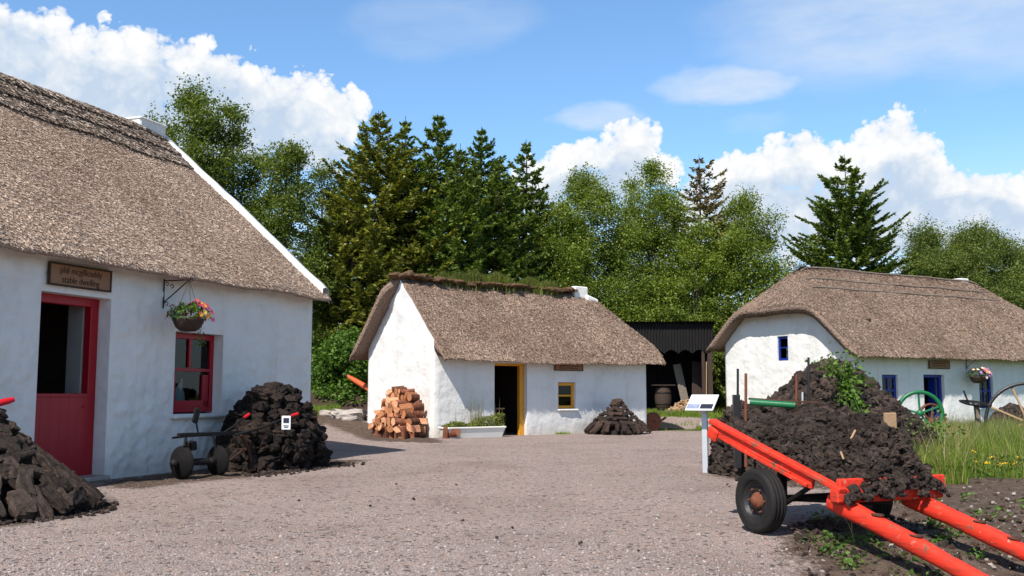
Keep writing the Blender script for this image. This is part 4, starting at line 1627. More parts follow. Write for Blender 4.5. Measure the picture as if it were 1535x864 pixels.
sr = side_beam(-.44, None)
side_beam(.44, None)
mb = MB()
mb.beam((-.88, -.42, zbed(-.88)), (-.88, .42, zbed(-.88)), .10, .10, .012)
mb.beam((-.93, -.47, zbed(-.93) - .02), (-.80, -.47, zbed(-.80) - .05), .05, .13, .02)
mb.build("tail_beam", M['red_cart'], CART)
mb = MB()
mb.beam((.80, -.50, zbed(.8) + .01), (.80, .66, zbed(.8) + .01), .10, .12, .014)
mb.beam((.81, -.46, zbed(.84) + .10), (.81, .70, zbed(.84) + .10), .05, .11, .01)
mb.build("cross_beam", M['red_cart'], CART)
mb = MB()
nb = 8
for k in range(nb):
    y = -.40 + .8 * (k + .5) / nb
    mb.beam((-.86, y, zbed(-.86) + .02), (.8, y, zbed(.8) + .02), .095, .03, .004)
mb.build("bed", M['red_cart'], CART)
for y, y2, x_end in ((-.35, -.35, 2.40), (.47, .50, 2.40)):
    mb = MB()
    p0, p1 = Vector((.62, y, .315)), Vector((x_end, y2, -.205))
    prev = None
    n = 12
    V, F = [], []
    for i in range(n + 1):
        f = i / n
        p = p0.lerp(p1, f) + Vector((0, 0, .015 * math.sin(f * 3.1)))
        r = .070 - .016 * f + .003 * math.sin(f * 17)
        for k in range(12):
            a = 2 * math.pi * k / 12
            ca, sa = math.cos(a), math.sin(a)
            sq = (abs(ca) ** 4 + abs(sa) ** 4) ** -.25
            V.append((p.x + 0.25 * r * sa * sq, p.y + r * ca * sq * .92, p.z + r * sa * sq))
    for i in range(n):
        for k in range(12):
            F.append((i * 12 + k, i * 12 + (k + 1) % 12, (i + 1) * 12 + (k + 1) % 12, (i + 1) * 12 + k))
    mb.add(V, np.array(F), 0, True)
    mb.add(V[:12], [tuple(range(12))[::-1]], 0)
    mb.add(V[-12:], [tuple(range(12))], 0)
    sh = mb.build("shaft", M['red_cart'], CART)
    mb = MB()
    for xx in ((1.12, 1.5) if y < 0 else (1.35, 1.66)):
        f = (xx - .62) / (x_end - .62)
        p = p0.lerp(p1, f) + Vector((0, 0, .085))
        mb.tube([p + Vector((.05 * math.cos(a), .035 * math.sin(a), .0)) for a in np.linspace(0, 6.28, 11)], .010, 6)
        mb.beam(p + Vector((-.16, .02, -.03)), p + Vector((.05, .02, -.05)), .03, .02, .004)
        mb.tube([p + Vector((-.15, .02, -.02)), p + Vector((-.15, .02, .03))], .014, 6)
    mb.build("harness_hook", M['rusty_iron'], sh)
# axle and braces
mb = MB()
mb.tube([(0, -.54, .275), (0, .54, .275)], .032, 8)
for s in (-1, 1):
    mb.beam((0, s * .36, .275), (.0, s * .36, zbed(0) - .05), .07, .06, .006)
    mb.beam((.08, s * .40, .24), (.42, s * .42, zbed(.42) - .07), .035, .035, .004)
mb.tube([(.05, -.3, .27), (.75, -.1, .30), (.82, .1, .30)], .018, 6)
mb.build("axle", M['iron'], CART)
for s in (-1, 1):
    # axis along y, outer face away from the bed
    Mx = Matrix.Translation((0, s * .60, .27)) @ Matrix.Rotation(-s * math.pi / 2, 4, 'X')
    mb = MB()
    tw = .085
    prof = [(.165, -tw * .75), (.185, -tw * .95), (.225, -tw), (.255, -tw * .92), (.272, -tw * .72), (.276, -tw * .5), (.268, -tw * .45), (.268, -tw * .38), (.277, -tw * .33),
            (.278, -.012), (.269, -.008), (.269, .008), (.278, .012), (.277, tw * .33), (.268, tw * .38), (.268, tw * .45), (.276, tw * .5), (.272, tw * .72), (.255, tw * .92), (.232, tw), (.226, tw * .96), (.22, tw), (.185, tw * .95), (.165, tw * .75), (.158, tw * .4)]
    V0 = MB().lathe(prof, None, 56)
    V = np.concatenate(V0.V)
    # the soft tyre sits flat where it meets the gravel (local "down" after the turn is along +-y)
    wv = np.array(Mx)
    W_ = V @ wv[:3, :3].T + wv[:3, 3]
    W_[:, 2] = np.maximum(W_[:, 2], -.004)
    low = np.clip((.10 - W_[:, 2]) / .1, 0, 1)
    W_[:, 1] += (W_[:, 1] - s * .60) * low * .22
    mb.add(W_, V0.F[0][0], 0, True)
    ty = mb.build("wheel", M['rubber'], CART)
    mb = MB().lathe([(.164, tw * .62), (.172, tw * .74), (.160, tw * .70), (.148, tw * .35), (.122, tw * .22), (.112, tw * .36), (.096, tw * .42), (.085, tw * .30), (.0, tw * .3)], Mx, 40)
    mb.lathe([(.165, -tw * .6), (.12, -tw * .2), (0, -tw * .2)], Mx, 24)
    rim = mb.build("rim", M['black_paint'], ty)
    mb = MB().lathe([(.074, tw * .31), (.068, tw * .58), (.056, tw * .70), (.042, tw * .74), (.036, tw * 1.0), (.0, tw * 1.02)], Mx, 24)
    for k in range(6):
        a = k * math.pi / 3
        q = Mx @ Vector((.105 * math.cos(a), .105 * math.sin(a), tw * .42))
        ax_ = (Mx.to_3x3() @ Vector((0, 0, 1)))
        mb.tube([q, q + ax_ * .018], .009, 6)
    mb.build("hub", M['rust'], ty)

# load of crumbled turf heaped on the cart
LX0, LX1, LY0, LY1 = -.98, .92, -.43, .68


def load_h(x, y):
    u = (x - LX0) / (LX1 - LX0)
    v = (y - LY0) / (LY1 - LY0)
    if not (0 <= u <= 1 and 0 <= v <= 1):
        return 0
    a = min(1, u / .35) if u < .5 else min(1, (1 - u) / .20)
    b = min(1, v / .55) if v < .6 else min(1, (1 - v) / .22)
    return (.17 + .34 * sstep(.02, .8, u)) * (a ** .6) * (b ** .65)


def load_z(x, y):
    return zbed(x) + .03 + load_h(x, y) * (1.0 - .12 * (x - LX0))


mb = MB()
nx_, ny_ = 44, 30
V, F = [], []
for i in range(nx_):
    for j in range(ny_):
        x = LX0 + .03 + (LX1 - LX0 - .06) * i / (nx_ - 1)
        y = LY0 + .03 + (LY1 - LY0 - .06) * j / (ny_ - 1)
        z = load_z(x, y) - .05
        V.append((x, y, z))
for i in range(nx_ - 1):
    for j in range(ny_ - 1):
        F.append((i * ny_ + j, (i + 1) * ny_ + j, (i + 1) * ny_ + j + 1, i * ny_ + j + 1))
W_ = np.array([tuple(H_C @ Vector(v)) for v in V])
mb.add(W_, np.array(F), 0, True)
var = [lump_arrays((1, .72, .6), 100 + i, sub=3, rough=.5, box=.45) for i in range(10)]
for k in range(2600):
    x, y = rg.uniform(LX0, LX1), rg.uniform(LY0, LY1)
    if y < LY0 + .03 and x < .75:
        continue
    s = rg.choice([rg.uniform(.02, .045), rg.uniform(.045, .085)], p=[.6, .4])
    p = H_C @ Vector((x, y, load_z(x, y) - .03 + rg.uniform(-.01, .025)))
    q = Matrix.Rotation(rg.uniform(0, 6.28), 3, 'Z') @ Matrix.Rotation(rg.normal(0, .6), 3, 'X') @ Matrix.Rotation(rg.normal(0, .6), 3, 'Y')
    mb.add((var[k % 10][0] * s) @ np.array(q).T + np.array(p), var[k % 10][1], 0, False)
o = mb.build("turf_load", M['turf_bits'])
tag(o, kind="stuff")
protos = lump_meshes("turf_lump", (.17, .12, .10), 8, M['turf'], 200, sub=4, rough=.5, box=.45)
cnt = 0
tries = 0
placed = []
while cnt < 85 and tries < 4000:
    tries += 1
    x, y = rg.uniform(LX0 + .02, LX1 - .02), rg.uniform(LY0 + .06, LY1 - .02)
    if any((x - a) ** 2 + (y - b) ** 2 < .0065 for a, b in placed):
        continue
    placed.append((x, y))
    p = H_C @ Vector((x, y, load_z(x, y) + rg.uniform(-.01, .02)))
    sc = rg.uniform(.42, .85)
    o = link_copy(protos[cnt % 8], p, tuple(rg.normal(0, .4, 2)) + (rg.uniform(0, 6.28),), (sc, sc, sc))
    tag(o, "crumbly dark turf lump lying in the heaped load on the red cart", "turf lump", "turf lumps loaded on the red cart")
    cnt += 1
print("lumps cart", cnt)
retire(protos)
# a few wood splinters in the load
spl = MB().box((0, 0, 0), (.10, .018, .012), None, .004).build("wood_splinter", M['wood_tan'])
for k, (px, py, lab) in enumerate(((1277, 663, "upper pale splinter of wood sticking out of the turf load"), (1264, 690, "lower pale splinter of wood on the side of the turf load"))):
    best = min(((x, y) for x in np.arange(LX0, LX1, .04) for y in np.arange(LY0, LY1, .04)),
               key=lambda q: ((H_C @ Vector((q[0], q[1], load_z(*q)))) - (lambda P: at(px, py, P.y))(H_C @ Vector((q[0], q[1], load_z(*q))))).length)
    p = H_C @ Vector((best[0], best[1], load_z(*best) + .06))
    o = link_copy(spl, p, (.3, -.9 + k * .3, .5 + k))
    tag(o, lab, "wood splinter", "splinters in the turf load")
bpy.data.objects.remove(spl)

# ---- the great heap behind the cart, with its metal frame
HC3 = Vector((4.95, 15.55, 0))
HRX, HRY, HH = 1.95, 1.5, 1.58


def heap_shape(r, a):
    s = (1 - r ** 1.25)
    return s * (1 + .10 * math.sin(a * 2 + 1)) if r < 1 else 0


mb = mound(MB(), HC3.x, HC3.y, 0, HRX, HRY, HH, p=1.2, seed=31, n=64, rough=.07, shape=heap_shape)
# the clamp wall on its left end
mound(mb, 3.75, 15.5, 0, .62, .72, .95, p=3, seed=36, n=32)
pts, sz = [], []
for k in range(2700):
    a = rg.uniform(0, 6.28)
    if math.sin(a) > .55:
        continue
    r = math.sqrt(rg.random())
    z = HH * heap_shape(r, a)
    pts.append((HC3.x + HRX * r * math.cos(a), HC3.y + HRY * r * math.sin(a), max(z, 0) + rg.uniform(-.01, .05)))
    sz.append(rg.choice([rg.uniform(.05, .10), rg.uniform(.1, .2)], p=[.6, .4]))
for k in range(420):
    a = rg.uniform(2.2, 6.6)
    z = rg.uniform(.02, 1.0)
    rf = (1 - (z / 1.05) ** 3) ** .5
    pts.append((3.75 + .63 * rf * math.cos(a), 15.4 + .76 * rf * math.sin(a), z))
    sz.append(rg.uniform(.1, .2))
merged_lumps("turf_heap", pts, sz, M['turf_bits'], 55, rough=.5, base=mb)
# stray crumbs around heap and cart
pts, sz = [], []
for k in range(500):
    q = ground_pt(rg.uniform(1085, 1400), rg.uniform(700, 735)) if k < 120 else ground_pt(rg.uniform(1195, 1420), rg.uniform(778, 850))
    if k >= 120 and not inside((q.x, q.y), SOIL[0]):
        continue
    pts.append((q.x, q.y, terrain(q.x, q.y) + .015))
    sz.append(rg.choice([rg.uniform(.012, .04), rg.uniform(.05, .11)], p=[.87, .13]))
merged_lumps("turf_crumbs", pts, sz, M['turf_bits'], 6, rough=.5)

FR = empty("iron_stand", (3.30, 14.55, 0))
tag(FR, "old metal frame with green rail and thin uprights before the big turf heap", "iron stand")
inv = Matrix.Translation((-3.30, -14.55, 0))


def loc(p):
    return inv @ Vector(p)


def upright(px, y0, y1, D, r0, r1, m, split=None):
    a, b = at(px, y0, D), at(px, y1, D)
    mb = MB()
    mb.tube([loc((b.x, b.y, 0)), loc((b.x, b.y, b.z)), loc(a)] if False else [loc((b.x, b.y, max(0, b.z))), loc(a)], [r0, r1], 8)
    if split:
        s = at(px, split, D)
        mb.box(loc((b.x, b.y, (max(0, b.z) + s.z) / 2)), (.10, .09, s.z - max(0, b.z)), None, .008)
    return mb.build("upright", M[m], FR)


upright(1106, 553, 702, 14.55, .018, .018, 'black_paint', 592)
upright(1118, 560, 700, 14.2, .022, .020, 'rust')
upright(1194, 562, 606, 14.2, .020, .018, 'rust')
upright(1212, 536, 622, 14.1, .018, .017, 'black_paint')
upright(1203, 588, 608, 14.0, .014, .014, 'galv')
a, b = at(1124, 603, 13.9), at(1192, 608, 13.75)
MB().tube([loc(a), loc(b)], .045, 12).build("rail", M['green'], FR)
a, b = at(1122, 598, 14.0), at(1226, 604, 13.85)
MB().beam(loc(a), loc(b), .10, .03, .005).build("plank", M['rusty_iron'], FR)
a, b = at(1160, 634, 13.75), at(1210, 612, 13.8)
o = MB().add(*lump_arrays((.56, .15, .14), 5, sub=5, rough=.3, box=.7)).build("bog_wood", M['turf_mid'])
o.location = (a + b) / 2
o.rotation_euler = frame_rot(b - a, (0, 0, 1))
tag(o, "thick brown length of bog wood lying on the turf heap below the green rail", "bog wood")
o = MB().tube([(0, 0, 0), (.2, .03, .035), (.42, .02, .06)], [.014, .011, .006], 6).build("twig", M['wood_tan'])
o.location = at(1134, 632, 14.0)
tag(o, "thin pale twig on the turf left of the bog wood", "twig")
a = ground_pt(1122, 706)
o = MB().box((0, 0, .16), (.09, .09, .4), None, .008).build("wooden_stake", M['wood_tan'])
o.location = (a.x + .02, 13.9, -.02)
tag(o, "short tan wooden stake standing behind the cart wheel", "stake")
a = at(1335, 652, 11.6)
o = MB().box((0, 0, .5), (.14, .055, 1.0), None, .006).build("wooden_board", M['wood_tan'])
o.location = (a.x, 11.6, -.02)
o.rotation_euler = (.03, -.02, .25)
tag(o, "upright pale wooden board standing between the cart load and the heap", "board")


# ---- bramble growing over the heap
def sprout(name, base, stems, leafmat, leafsize, rng_, label, cat, nleaf=26, spread=.03):
    e = empty(name, base)
    tag(e, label, cat)
    st, lf = MB(), MB()
    for tip in stems:
        tip = Vector(tip)
        mid = tip * .5 + Vector((0, 0, .22 * tip.length))
        pth = [Vector((0, 0, 0)).lerp(mid, t).lerp(mid.lerp(tip, t), t) for t in np.linspace(0, 1, 9)]
        st.tube(pth, list(np.linspace(.008, .003, 9)), 5)
        P = [pth[int(f * 8)].lerp(pth[min(8, int(f * 8) + 1)], f * 8 % 1) for f in np.linspace(.15, .999, nleaf)]
        C = np.array([tuple(p) for p in P]) + rng_.normal(0, spread, (nleaf, 3))
        leaf_quads(lf, C, rng_.uniform(.6, 1.3, nleaf) * leafsize, rng_, .4, .8)
    st.build("stem", M['weed'], e)
    lf.build("foliage", M[leafmat], e)
    return e


bb = at(1262, 572, 14.7)
stems = [(rg.normal(0, .13), -rg.uniform(0, .35), rg.uniform(-.35, .28)) for _ in range(12)] + [(rg.normal(.08, .07), -.45 - .2 * rg.random(), rg.uniform(-.62, -.3)) for _ in range(10)] + \
        [(-.42, -.1, .26), (-.30, -.1, .22), (-.18, 0, .45), (.10, 0, .46), (.28, 0, .36), (.36, .1, .22), (.5, .1, .05), (.42, -.1, -.05)]
sprout("bramble_plant", bb, stems, 'bush', .07, rg, "fresh green bramble growing on top of the turf heap", "plant", 22, .05)
bb = at(1340, 640, 14.0)
sprout("leafy_plant", (6.3, 14.9, .25), [(rg.normal(0, .35), rg.normal(0, .3), rg.uniform(.05, .75)) for _ in range(15)], 'weed', .06, rg,
       "leafy green plant at the right foot of the turf heap", "plant", 22, .06)

# ---- logs stacked against the gable of the middle cottage
def log_mesh(r, l, seed, wedge=0):
    rg_ = np.random.default_rng(seed)
    n = 18
    mb = MB()
    if wedge:
        a0, a1 = 0, (math.pi * .75 if wedge == 1 else math.pi)
        prof = [(0, 0)] + [(r * (1 + .06 * math.sin(3 * a + seed)) * math.cos(a), r * (1 + .06 * math.sin(3 * a + seed)) * math.sin(a)) for a in np.linspace(a0, a1, 11)]
        cx = np.mean(np.array(prof), 0)
        prof = [(p[0] - cx[0], p[1] - cx[1]) for p in prof]
        m = len(prof)
        V = [(x, y, -l / 2 + .02 * rg_.random()) for x, y in prof] + [(x * .97, y * .97, l / 2 - .02 * rg_.random()) for x, y in prof]
        F, G_ = [], []
        for k in range(m):
            k2 = (k + 1) % m
            (G_ if k in (0, m - 1) else F).append((k, k2, m + k2, m + k))
        mb.add(V, np.array(F), 0, True)
        mb.add(V, np.array(G_), 1)
        mb.add(V, [tuple(range(m))[::-1], tuple(range(m, 2 * m))], 1)
    else:
        prof = [(r * (1 + .07 * math.sin(2 * a + seed) + .04 * math.sin(5 * a)) * math.cos(a), r * (1 + .07 * math.sin(2 * a + seed) + .04 * math.sin(5 * a)) * math.sin(a)) for a in np.linspace(0, 2 * math.pi, n + 1)[:-1]]
        rows = 5
        V = []
        for i in range(rows):
            s = 1 + .03 * rg_.normal()
            V += [(x * s, y * s, -l / 2 + l * i / (rows - 1)) for x, y in prof]
        F = [(i * n + k, i * n + (k + 1) % n, (i + 1) * n + (k + 1) % n, (i + 1) * n + k) for i in range(rows - 1) for k in range(n)]
        mb.add(V, np.array(F), 0, True)
        ins = 1.0
        mb.add(V[:n], [tuple(range(n))[::-1]], 1)
        mb.add(V[-n:], [tuple(range(n))], 1)
    return mb.build("log", [M['log_bark'], M['log_cut']])


round_p = [log_mesh(r, l, i) for i, (r, l) in enumerate(((.09, .34), (.105, .36), (.075, .33), (.115, .34), (.065, .36)))]
wedge_p = [log_mesh(r, l, 20 + i, w_) for i, (r, l, w_) in enumerate(((.155, .36, 1), (.14, .34, 2), (.17, .36, 1)))]
G_dir = Matrix.Rotation(math.pi / 2 - R(53.5), 3, 'Z')           # house axes
ux, uy = G_dir @ X, G_dir @ Y
o0 = Vector((-2.12, 27.29, 0))
cnt = 0
for lay, (off, width, height, m0) in enumerate(((.30, 2.2, 1.38, .05), (.62, 2.1, .95, -.10), (.92, 2.0, .55, -.22))):
    z = .11
    row = 0
    while z < height:
        f = z / height
        wd = width * (1 - .75 * f ** 3.5) if lay == 0 else width * (1 - .55 * f * f)
        n = max(1, int(wd / .2))
        for k in range(n):
            mm = m0 + width * .5 + (k - (n - 1) / 2) * .2 + (row % 2) * .08 + rg.normal(0, .02)
            P = o0 + uy * mm - ux * (off + rg.normal(0, .03))
            tz = terrain(P.x, P.y)
            sp = rg.random()
            wedge = sp < .45
            pr = (wedge_p if wedge else round_p)[rg.integers(0, 3 if wedge else 5)]
            stand = lay == 2 and row == 0 or (lay == 1 and row <= 1 and rg.random() < .4)
            if stand:
                rot = (rg.normal(0, .06), rg.normal(0, .06), rg.uniform(0, 6.28))
                P = P + Vector((0, 0, tz + z + .05))
            else:
                d = (-ux + Vector((0, -.25, 0)) + Vector(rg.normal(0, .33, 3)) * Vector((1, 1, .35))).normalized()
                q = Vector((0, 0, 1)).rotation_difference(d).to_matrix() @ Matrix.Rotation(rg.uniform(0, 6.28), 3, 'Z')
                rot = q.to_euler()
                P = P + Vector((0, 0, tz + z))
            o = link_copy(pr, P, rot)
            if stand:
                tag(o, "bark-covered log standing on end at the foot of the log pile", "log", "logs standing at the foot of the pile")
            elif wedge:
                tag(o, "split log showing a pale orange face in the pile against the white gable", "log", "split logs of the log pile")
            else:
                tag(o, "round log with orange cut end in the pile against the white gable", "log", "round logs of the log pile")
            cnt += 1
        z += .163
        row += 1
for k, (dx, dy) in enumerate(((.05, -.55), (.22, -.62), (.42, -.5))):
    P = o0 + ux * dx + uy * dy
    o = link_copy(round_p[k % 5], P + Vector((0, 0, .14)), (1.4 * (k == 1), .1, k))
    tag(o, ("bark-covered log at the right end of the log pile, first from the gable corner", "log lying on its side by the white trough", "stubby log touching the white trough")[k], "log", "loose logs by the trough")
    cnt += 1
print("logs", cnt)
retire(round_p + wedge_p)

# ---- white trough planter
TR = empty("trough_planter", H_B @ Vector((1.0, -.40, 0)), math.pi / 2 - R(53.5))
tag(TR, "long white enamel trough planted with low green plants beside the dark doorway", "planter")
mb = MB()
L_, W2, Hh = 1.92, .52, .30
rim_ = [(-L_ / 2, -W2 / 2), (L_ / 2, -W2 / 2), (L_ / 2, W2 / 2), (-L_ / 2, W2 / 2)]
ins = [(x * .88, y * .75) for x, y in rim_]
V = [(x, y, 0) for x, y in ins] + [(x * .97, y * .94, Hh - .05) for x, y in rim_]
mb.add(V, [(k, (k + 1) % 4, 4 + (k + 1) % 4, 4 + k) for k in range(4)])
mb.box((0, -W2 / 2 + .02, Hh - .025), (L_, .06, .055), None, .018)
mb.box((0, W2 / 2 - .02, Hh - .025), (L_, .06, .055), None, .018)
for s in (-1, 1):
    mb.box((s * (L_ / 2 - .03), 0, Hh - .025), (.06, W2 - .102, .055), None, .018)
mb.build("tub", M['white_paint'], TR)
MB().box((0, 0, Hh - .06), (L_ - .12, W2 - .1, .02)).build("soil", M['soil'], TR)
lf = MB()
for k in range(3600):
    x = rg.uniform(-L_ / 2 + .06, L_ / 2 - .02)
    top = .10 + .22 * sstep(-.1, .55, x) + .05 * math.sin(x * 9)
    c = np.array([[x, rg.uniform(-.25, .2), Hh + rg.random() * top]])
    leaf_quads(lf, c, np.array([rg.uniform(.035, .07)]), rg, .5)
lf.build("foliage", M['sedum'], TR)
gs = MB()
for k in range(70):
    x = rg.choice([rg.uniform(-.05, .35), rg.uniform(-.6, .9)], p=[.7, .3])
    b = np.array([x, rg.uniform(-.15, .15), Hh])
    t = b + np.array([rg.normal(0, .05), rg.normal(0, .05), rg.uniform(.3, .85)])
    wv = np.array([.006, .002, 0])
    gs.add(np.array([b - wv, b + wv, t + wv * .4, t - wv * .4]), np.array([[0, 1, 2, 3]]))
gs.build("thin_stems", M['straw'], TR)

# stool just inside the dark doorway
ST = empty("stool", H_B @ Vector((2.72, .75, 0)), .6)
tag(ST, "tall tan wooden stool standing inside the dark doorway", "stool")
MB().lathe([(0, .78), (.17, .78), (.175, .76), (.16, .735), (0, .735)], None, 20).build("seat", M['wood_tan'], ST)
for k in range(3):
    a = k * 2.094
    MB().tube([(.21 * math.cos(a), .21 * math.sin(a), 0), (.10 * math.cos(a), .10 * math.sin(a), .74)], .018, 6).build("leg", M['wood_tan'], ST)
MB().tube([(.16 * math.cos(a), .16 * math.sin(a), .3) for a in np.linspace(0, 6.28, 13)], .010, 6).build("stretcher", M['wood_tan'], ST)

# ------------------------------------------------------------------ small things
# plough / seed implement with two dished wheels, left of the turf stack
PL = empty("horse_plough", H_A @ Vector((1.06, -.98, 0)), math.pi / 2 - R(20))
tag(PL, "black iron horse-drawn implement with two dished wheels under the red window", "plough")


def dish(x, y, r, d, nm="wheel"):
    Mx = Matrix.Translation((x, y, r)) @ Matrix.Rotation(R(170), 4, 'Z') @ Matrix.Rotation(R(90), 4, 'Y')
    mb = MB().lathe([(r, 0), (r * .99, .012), (r * .8, .018 + d * .3), (r * .5, .02 + d * .7), (.06, .02 + d), (0, .02 + d)], Mx, 36)
    mb.lathe([(r, 0), (r * .96, -.012), (r * .7, .02), (0, .02 + d)], Mx, 36)
    w_ = mb.build(nm, M['rough_iron'], PL)
    MB().lathe([(.055, .05 + d), (.05, .11 + d), (0, .12 + d)], Mx, 12).build("hub", M['iron'], w_)


dish(-.62, .02, .235, .07)
dish(-.02, -.14, .225, .06)
mb = MB()
mb.beam((-.78, -.02, .62), (.85, -.08, .60), .05, .06, .008)
mb.beam((-.72, .12, .58), (-.1, .0, .62), .03, .03, .004)
mb.tube([(-.62, .02, .24), (-.55, .02, .60)], .02, 6)
mb.tube([(-.02, -.14, .23), (-.08, -.08, .60)], .02, 6)
mb.lathe([(.0, 0), (.10, 0), (.05, .10), (.05, .5), (.10, .6), (0, .6)], axis_frame((-.62, .02, .235), (.6, -.16, -.01)), 14)
mb.build("beam", M['iron'], PL)
mb = MB()
mb.tube([(.55, -.12, .58), (.75, -.12, .38), (.85, -.14, .04)], .028, 6)
mb.tube([(.15, -.12, .16), (.5, -.12, .30), (.72, -.12, .42)], .016, 6)
mb.beam((.68, -.14, .03), (1.02, -.14, .03), .07, .03, .005)
mb.build("standard", M['rusty_iron'], PL)
for pts_ in ([(.35, -.15, .58), (.72, -.40, .69), (1.02, -.60, .83), (1.10, -.66, .86)], [(.18, -.04, .60), (.40, -.08, .70), (.58, -.12, .82), (.62, -.13, .84)]):
    pts_ = [Vector(v) for v in pts_]
    hd_ = MB().tube(pts_, [.02, .018, .016, .018], 8).build("handle", M['iron'], PL)
    dd = (pts_[3] - pts_[2]).normalized()
    MB().tube([pts_[3] - dd * .02, pts_[3] + dd * .10], .024, 8).build("grip", M['tagred'], hd_)
mb = MB()
mb.tube([(-.30, 0, .60), (-.33, .02, .76)], .014, 6)
mb.box((-.33, .03, .88), (.13, .03, .22), Matrix.Rotation(.35, 3, 'Y'), .03)
mb.build("lever", M['iron'], PL)
MB().add(*lump_arrays((.13, .13, .13), 4, sub=3, rough=.15)).build("counterweight", M['iron'], PL).location = (-.40, .05, .46)

# white notice hung on the raised handle in front of the stack
p = at(429, 634, 15.42)
NT_ = empty("notice", tuple(p), R(8))
tag(NT_, "small white notice with a dark square hung on a handle before the dark turf", "notice")
MB().box((0, 0, 0), (.135, .012, .21), None, .004).build("plate", M['board_white'], NT_)
MB().box((0, -.0085, .035), (.085, .004, .075)).build("picture", M['picture_dark'], NT_)
for z_, w_ in ((-.045, .08), (-.068, .06)):
    MB().box((0, -.0085, z_), (w_, .004, .012)).build("text_line", M['picture_dark'], NT_)
MB().tube([(-.02, .0, .10), (.03, .05, .16), (.10, .10, .17)], .005, 5).build("wire", M['iron'], NT_)

# red pole end rising behind the left-hand stack
a, b = at(21, 599, 10.6), at(-70, 622, 10.2)
o = MB().tube([(0, 0, 0), (b - a) * .1, (b - a)], [.025, .036, .04], 10).build("pole", M['tagred'])
o.location = a
tag(o, "bright red pole end poking out above the leaning turf sods", "pole")

# information lectern
IB = empty("information_board", (2.95, 15.45, 0), R(-24))
tag(IB, "white sloping information board on a grey metal post in the yard", "information board")
MB().box((0, 0, .47), (.085, .06, .95), None, .006).build("post", M['galv'], IB)
tilt = R(27)
Rt = Matrix.Rotation(tilt, 3, 'X')
zc = 1.06
ctr = Vector((-.02, -.06, zc))
mb = MB().box(ctr, (.43, .50, .022), Rt, .006)
pan = mb.build("panel", M['board_white'], IB)
for (dx, w_, mt) in ((-.105, .19, 'picture'), (.098, .19, 'picture_dark')):
    MB().box(ctr + Rt @ Vector((dx, -.145, .0125)), (w_, .15, .004), Rt).build("picture", M[mt], pan)
MB().box((-.01, -.02, .965), (.12, .2, .06), Rt, .01).build("bracket", M['galv'], IB)

# ---- open shed of dark iron between the cottages
SH = empty("shed", (5.9, 40.0, .45), R(-4))
tag(SH, "dark corrugated iron shed with an open front between the two cottages", "shed")


def corrugated(mb, x0, x1, z0, z1, y, n, amp, ragged=0.0, axis='x', vec=None):
    k = n * 6
    V, F = [], []
    for i in range(k + 1):
        u = i / k
        x = x0 + (x1 - x0) * u
        d = amp * math.sin(u * n * 2 * math.pi)
        zz = z0 + ragged * (abs(math.sin(u * 8.5 * math.pi)) - .5) if ragged else z0
        if axis == 'x':
            V += [(x, y + d, zz), (x, y + d, z1)]
        else:
            V += [(y + d, x, zz), (y + d, x, z1)]
    for i in range(k):
        F.append((2 * i, 2 * i + 2, 2 * i + 3, 2 * i + 1))
    return mb.add(V, np.array(F), 0, True)


mb = MB()
corrugated(mb, -2.6, 2.12, 2.40, 3.55, 0, 40, .022, .16)
mb.build("fascia", M['sheet'], SH)
mb = MB()
k = 40 * 6
V, F = [], []
for i in range(k + 1):
    x = -2.75 + 4.95 * i / k
    d = .02 * math.sin(i / 6 * 2 * math.pi)
    V += [(x, -.25, 3.60 + d), (x, 3.4, 2.9 + d)]
F = [(2 * i, 2 * i + 2, 2 * i + 3, 2 * i + 1) for i in range(k)]
mb.add(V, np.array(F), 0, True)
mb.build("roof", M['sheet'], SH)
mb = MB()
corrugated(mb, -2.6, 2.1, -.6, 3.0, 3.2, 40, .02)
corrugated(mb, 0.02, 3.2, -.6, 3.2, -2.6, 26, .02, 0, 'y')
corrugated(mb, 0.9, 3.2, -.6, 3.2, 2.1, 20, .02, 0, 'y')
mb.build("wall", M['sheet'], SH)
for x, w_ in ((1.98, .2), (1.72, .12), (-2.5, .18)):
    MB().box((x, .12, 1.2), (w_, .16, 3.3), None, .01).build("post", M['wood_dark'], SH)
shp = Matrix.Translation((5.9, 40.0, .45)) @ Matrix.Rotation(R(-4), 4, 'Z')
BR = empty("barrel", shp @ Vector((.18, .9, .05)))
tag(BR, "dark wooden barrel with grey hoops standing in the open shed", "barrel")
MB().lathe([(0, 0), (.27, 0), (.32, .25), (.345, .5), (.32, .78), (.28, 1.0), (.26, 1.0), (.26, .97), (0, .97)], None, 24).build("body", M['wood_dark'], BR)
for z, r in ((.06, .292), (.27, .332), (.72, .336), (.94, .301)):
    MB().lathe([(r - .008, -.03), (r, -.025), (r, .025), (r - .008, .03)], Matrix.Translation((0, 0, z)), 24).build("hoop", M['iron'], BR)
MB().box((0, 0, 1.03), (.9, .7, .04), None, .008).build("lid", M['wood_dark'], BR)
for k, (x0, z1, lean, mt, lab) in enumerate(((1.55, 2.05, .22, 'wood_dark', "dark panel leaning inside the open shed"), (1.15, 1.95, .28, 'wood_grey', "weathered plank leaning inside the shed beside the dark panel"))):
    o = MB().box((0, 0, z1 / 2), (.5 if k == 0 else .34, .04, z1), None, .005).build("metal_sheet" if k == 0 else "wooden_plank", M[mt])
    o.location = shp @ Vector((x0, .9 + k * .1, .04))
    o.rotation_euler = (-.18, .12 if k == 0 else -.14, .3)
    tag(o, lab, "metal sheet" if k == 0 else "plank")
o = MB().tube([(0, 0, 0), (.06, .1, 2.0)], .025, 6).build("wooden_pole", M['wood_tan'])
o.location = shp @ Vector((1.78, -.12, .0))
tag(o, "thin tan pole leaning on the right post of the shed", "pole")
mb = MB()
pts, sz = [], []
